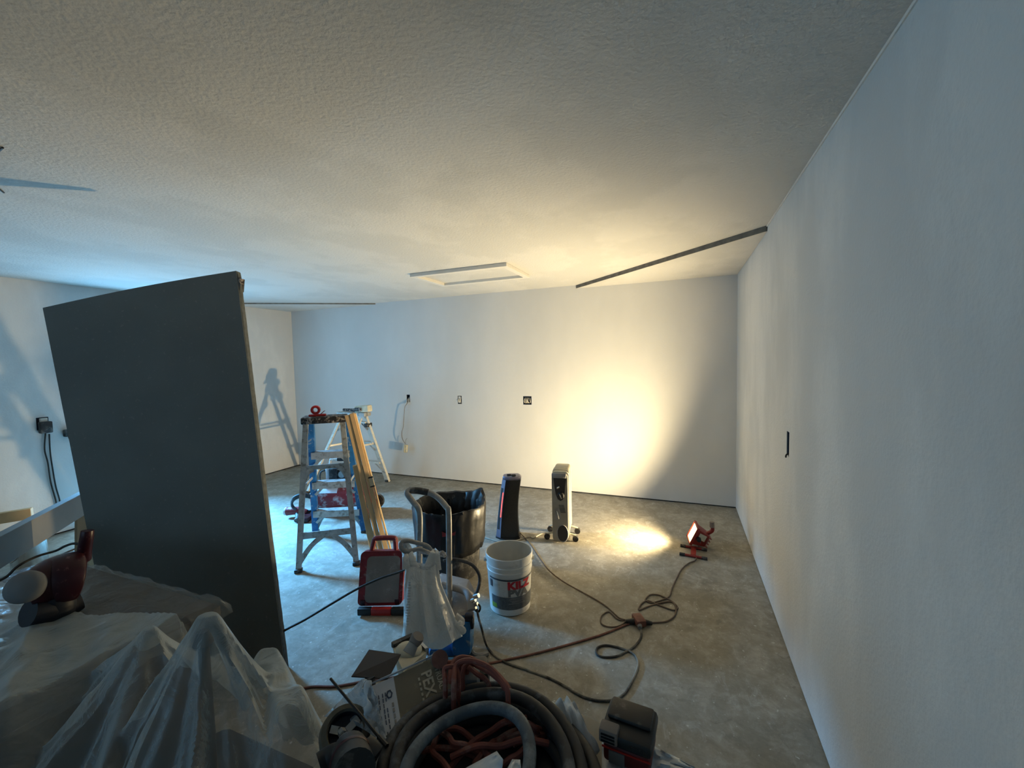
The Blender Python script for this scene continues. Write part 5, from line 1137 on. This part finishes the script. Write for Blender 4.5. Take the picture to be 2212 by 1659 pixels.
bm = nb(); tube(bm, curve_pts([Gd(892, 1393, 1.09), Gd(899, 1382, 1.10), Gd(904, 1374, 1.10)], 4), lambda t: 0.013+0.004*math.sin(t*PI*0.8), 12); obj('handle', bm, 'greyface', kn)
# grey bottle cap end poking out by the carton's far corner
bt_ = thing('caulk_tube', 'dusty reddish caulk tube end beside the carton corner', 'caulk tube', Gd(952, 1424, 1.03))
bm = nb(); cyl(bm, Gd(950, 1424, 1.0), Gd(938, 1432, 1.10), 0.020, seg=18); obj('tube_body', bm, 'capgrey', bt_)
bm = nb(); cyl(bm, Gd(950, 1424, 0.985), Gd(950, 1424, 1.0), 0.019, seg=18); obj('end_disc', bm, 'cordred', bt_)

# polisher with a round pad
wc = Gd(746, 1582, 0.86)
gr = thing('polisher', 'hand-held polisher with a round tan-rimmed pad, lower left of the hose coil', 'polisher', (wc.x, wc.y, BT))
wn = ((CAM-wc).normalized()*0.85+V((-0.15, 0.2, 0.25))).normalized(); wq = wn.to_track_quat('Z', 'Y').to_matrix()
bm = nb(); lathe(bm, [(0.033, 0.010), (0.036, 0.016), (0.046, 0.014), (0.050, 0.002), (0.049, -0.02), (0.030, -0.028)], 40, wc, wq); pd = obj('pad', bm, 'fleece', gr)
bm = nb(); lathe(bm, [(0.001, -0.004), (0.030, -0.002), (0.034, 0.011)], 40, wc, wq); obj('pad_hollow', bm, 'navy', gr)
for s in (0.4, 2.7):
    bm = nb(); d_ = wq @ V((math.cos(s), math.sin(s), 0)); beam(bm, wc+d_*0.004+wn*0.001, wc+d_*0.030+wn*0.008, 0.014, 0.003, up=wn); obj('backing_rib', bm, 'steel', pd, smooth=False)
g1, g2, g3 = Gd(735, 1575, 0.85), Gd(744, 1592, 0.82), Gd(755, 1622, 0.77)
bm = nb(); cyl(bm, g1, g2, 0.005, seg=12); obj('spindle', bm, 'chrome', gr)
bm = nb(); cyl(bm, g1+(g2-g1)*0.3, g1+(g2-g1)*0.75, 0.008, seg=6); obj('lock_nut', bm, 'steel', gr)
bm = nb(); cyl(bm, g2, g2+(g3-g2)*0.35, 0.010, 0.011, 6); obj('hex_collar', bm, 'chrome', gr)
bm = nb(); cyl(bm, g2+(g3-g2)*0.6, g3, 0.022, 0.03, 24); obj('gear_neck', bm, 'greyface', gr)
g4 = Gd(765, 1670, 0.70)
bm = nb(); tube(bm, [g3, g3+(g4-g3)*0.3, g4], lambda t: 0.031+0.004*t, 20); obj('gear_case', bm, 'battblk', gr)
bm = nb(); lathe(bm, [(0.034, 0), (0.036, 0.006), (0.034, 0.012)], 28, g3+(g4-g3)*0.35, (g4-g3).to_track_quat('Z', 'Y').to_matrix()); obj('red_ring', bm, 'darkred', gr)
bm = nb(); q = Gd(795, 1630, 0.76); box(bm, q, (0.035, 0.03, 0.05), rot=Matrix.Rotation(0.5, 3, 'Y'), bev=0.008); obj('side_handle_mount', bm, 'blk', gr)
bm = nb(); tube(bm, curve_pts([Gd(690, 1652, 0.78), Gd(715, 1635, 0.79), Gd(735, 1632, 0.78), Gd(750, 1640, 0.75)], 5), 0.020, 12); obj('side_handle', bm, 'blk', gr)
# long thin dark rod
rod = thing('drill_rod', 'thin dark steel rod slanting across the clear bag', 'rod', Gd(820, 1590, 0.82))
bm = nb(); tube(bm, [Gd(714, 1466, 0.90), Gd(822, 1596, 0.80)], 0.0028, 8); obj('shaft', bm, 'blk', rod)
bm = nb(); tube(bm, [Gd(818, 1591, 0.803), Gd(836, 1612, 0.785)], 0.0045, 8); obj('shank', bm, 'blk', rod)

# white bag and battery on the right of the coil
wbg = thing('white_bag', 'white plastic bag tucked against the right of the hose coil', 'plastic bag', Gz(1255, 1560, BT))
b_ = nb(); rows = []
topc = [(1186, 1520), (1198, 1512), (1212, 1515), (1224, 1509), (1236, 1517), (1246, 1530)]; botc = [(1215, 1612), (1232, 1622), (1248, 1634), (1264, 1638), (1280, 1634), (1296, 1624)]
for i in range(16):
    f_ = i/15*5; k = min(4, int(f_)); t = f_-k
    tu = (topc[k][0]*(1-t)+topc[k+1][0]*t, topc[k][1]*(1-t)+topc[k+1][1]*t); bu = (botc[k][0]*(1-t)+botc[k+1][0]*t, botc[k][1]*(1-t)+botc[k+1][1]*t)
    r = []
    for j in range(14):
        s = j/13; p = Gz(tu[0], tu[1], BT+0.045)*(1-s)+Gz(bu[0], bu[1], BT+0.004)*s
        r.append(b_.verts.new(p+V((0, 0, 0.014*noise.noise(V((i*0.5, j*0.25, 6)))+0.03*math.sin(s*PI)*math.sin(PI*i/15)))))
    rows.append(r)
for A, B in zip(rows, rows[1:]):
    for q in range(13): b_.faces.new((A[q], A[q+1], B[q+1], B[q]))
obj('film', b_, 'filmw', wbg, solid=0.001)
bp = Gz(1356, 1632, BT+0.012)
bscale = 0.80
bat = thing('tool_battery', 'black and dark red power-tool battery pack on the bench corner', 'battery', bp, RZ-0.46)
bm = nb(); bx(bm, -0.042, 0.046, -0.03, 0.058, 0.0, 0.046, bev=0.008); lobj('lower_shell', bm, 'battred', bat)
bm = nb(); bx(bm, -0.046, 0.05, -0.034, 0.062, 0.046, 0.078, bev=0.009); up_s = lobj('upper_shell', bm, 'battblk', bat)
bm = nb(); bx(bm, -0.040, 0.044, 0.0, 0.052, 0.078, 0.090, bev=0.005); lobj('slide_rail', bm, 'battblk', up_s)
bm = nb(); bx(bm, -0.048, -0.012, -0.037, -0.01, 0.052, 0.086, bev=0.004); lt_ = lobj('release_latch', bm, 'greyface', bat)
for k in range(3):
    bm = nb(); bx(bm, -0.043, -0.017, -0.0385, -0.036, 0.058+k*0.008, 0.062+k*0.008); lobj('slot', bm, 'blk', lt_, smooth=False)
bm = nb(); bx(bm, 0.012, 0.036, -0.0352, -0.0335, 0.056, 0.068); lobj('badge', bm, 'blkd', bat, smooth=False)
bm = nb(); bx(bm, -0.03, 0.0, -0.032, -0.0295, 0.004, 0.034); lobj('data_label', bm, 'capgrey', bat, smooth=False, label='pale data label')
bm = nb(); bx(bm, -0.043, 0.047, -0.0312, -0.0295, 0.036, 0.040); lobj('trim_line', bm, 'redm', bat, smooth=False)
for ch in [c for c in COL.objects if c.parent is not None and (c.parent == bat or c.parent.parent == bat)]:
    for v in ch.data.vertices: v.co.z *= bscale
# plastic film under the battery, hanging over the bench corner
b_ = nb(); rows = []
for i in range(20):
    t = i/19; r = []
    for j in range(12):
        s = j/11; u = 1300+200*t; v = (1562+88*t)*(1-s)+(1659+20)*s if t < 0.5 else (1606+50*(t-0.5)*2)*(1-s)+1675*s
        p = Gz(u, v, BT+0.006+0.008*noise.noise(V((t*8, s*6, 1)))+0.02*max(0, t-0.55)*math.sin(t*30)*0.4)
        r.append(b_.verts.new(p))
    rows.append(r)
for A, B in zip(rows, rows[1:]):
    for q in range(11): b_.faces.new((A[q], A[q+1], B[q+1], B[q]))
fm = obj('film_offcut', b_, 'filmw', solid=0.001); tag(fm, 'pale plastic film under the battery at the bench corner', 'plastic sheet')
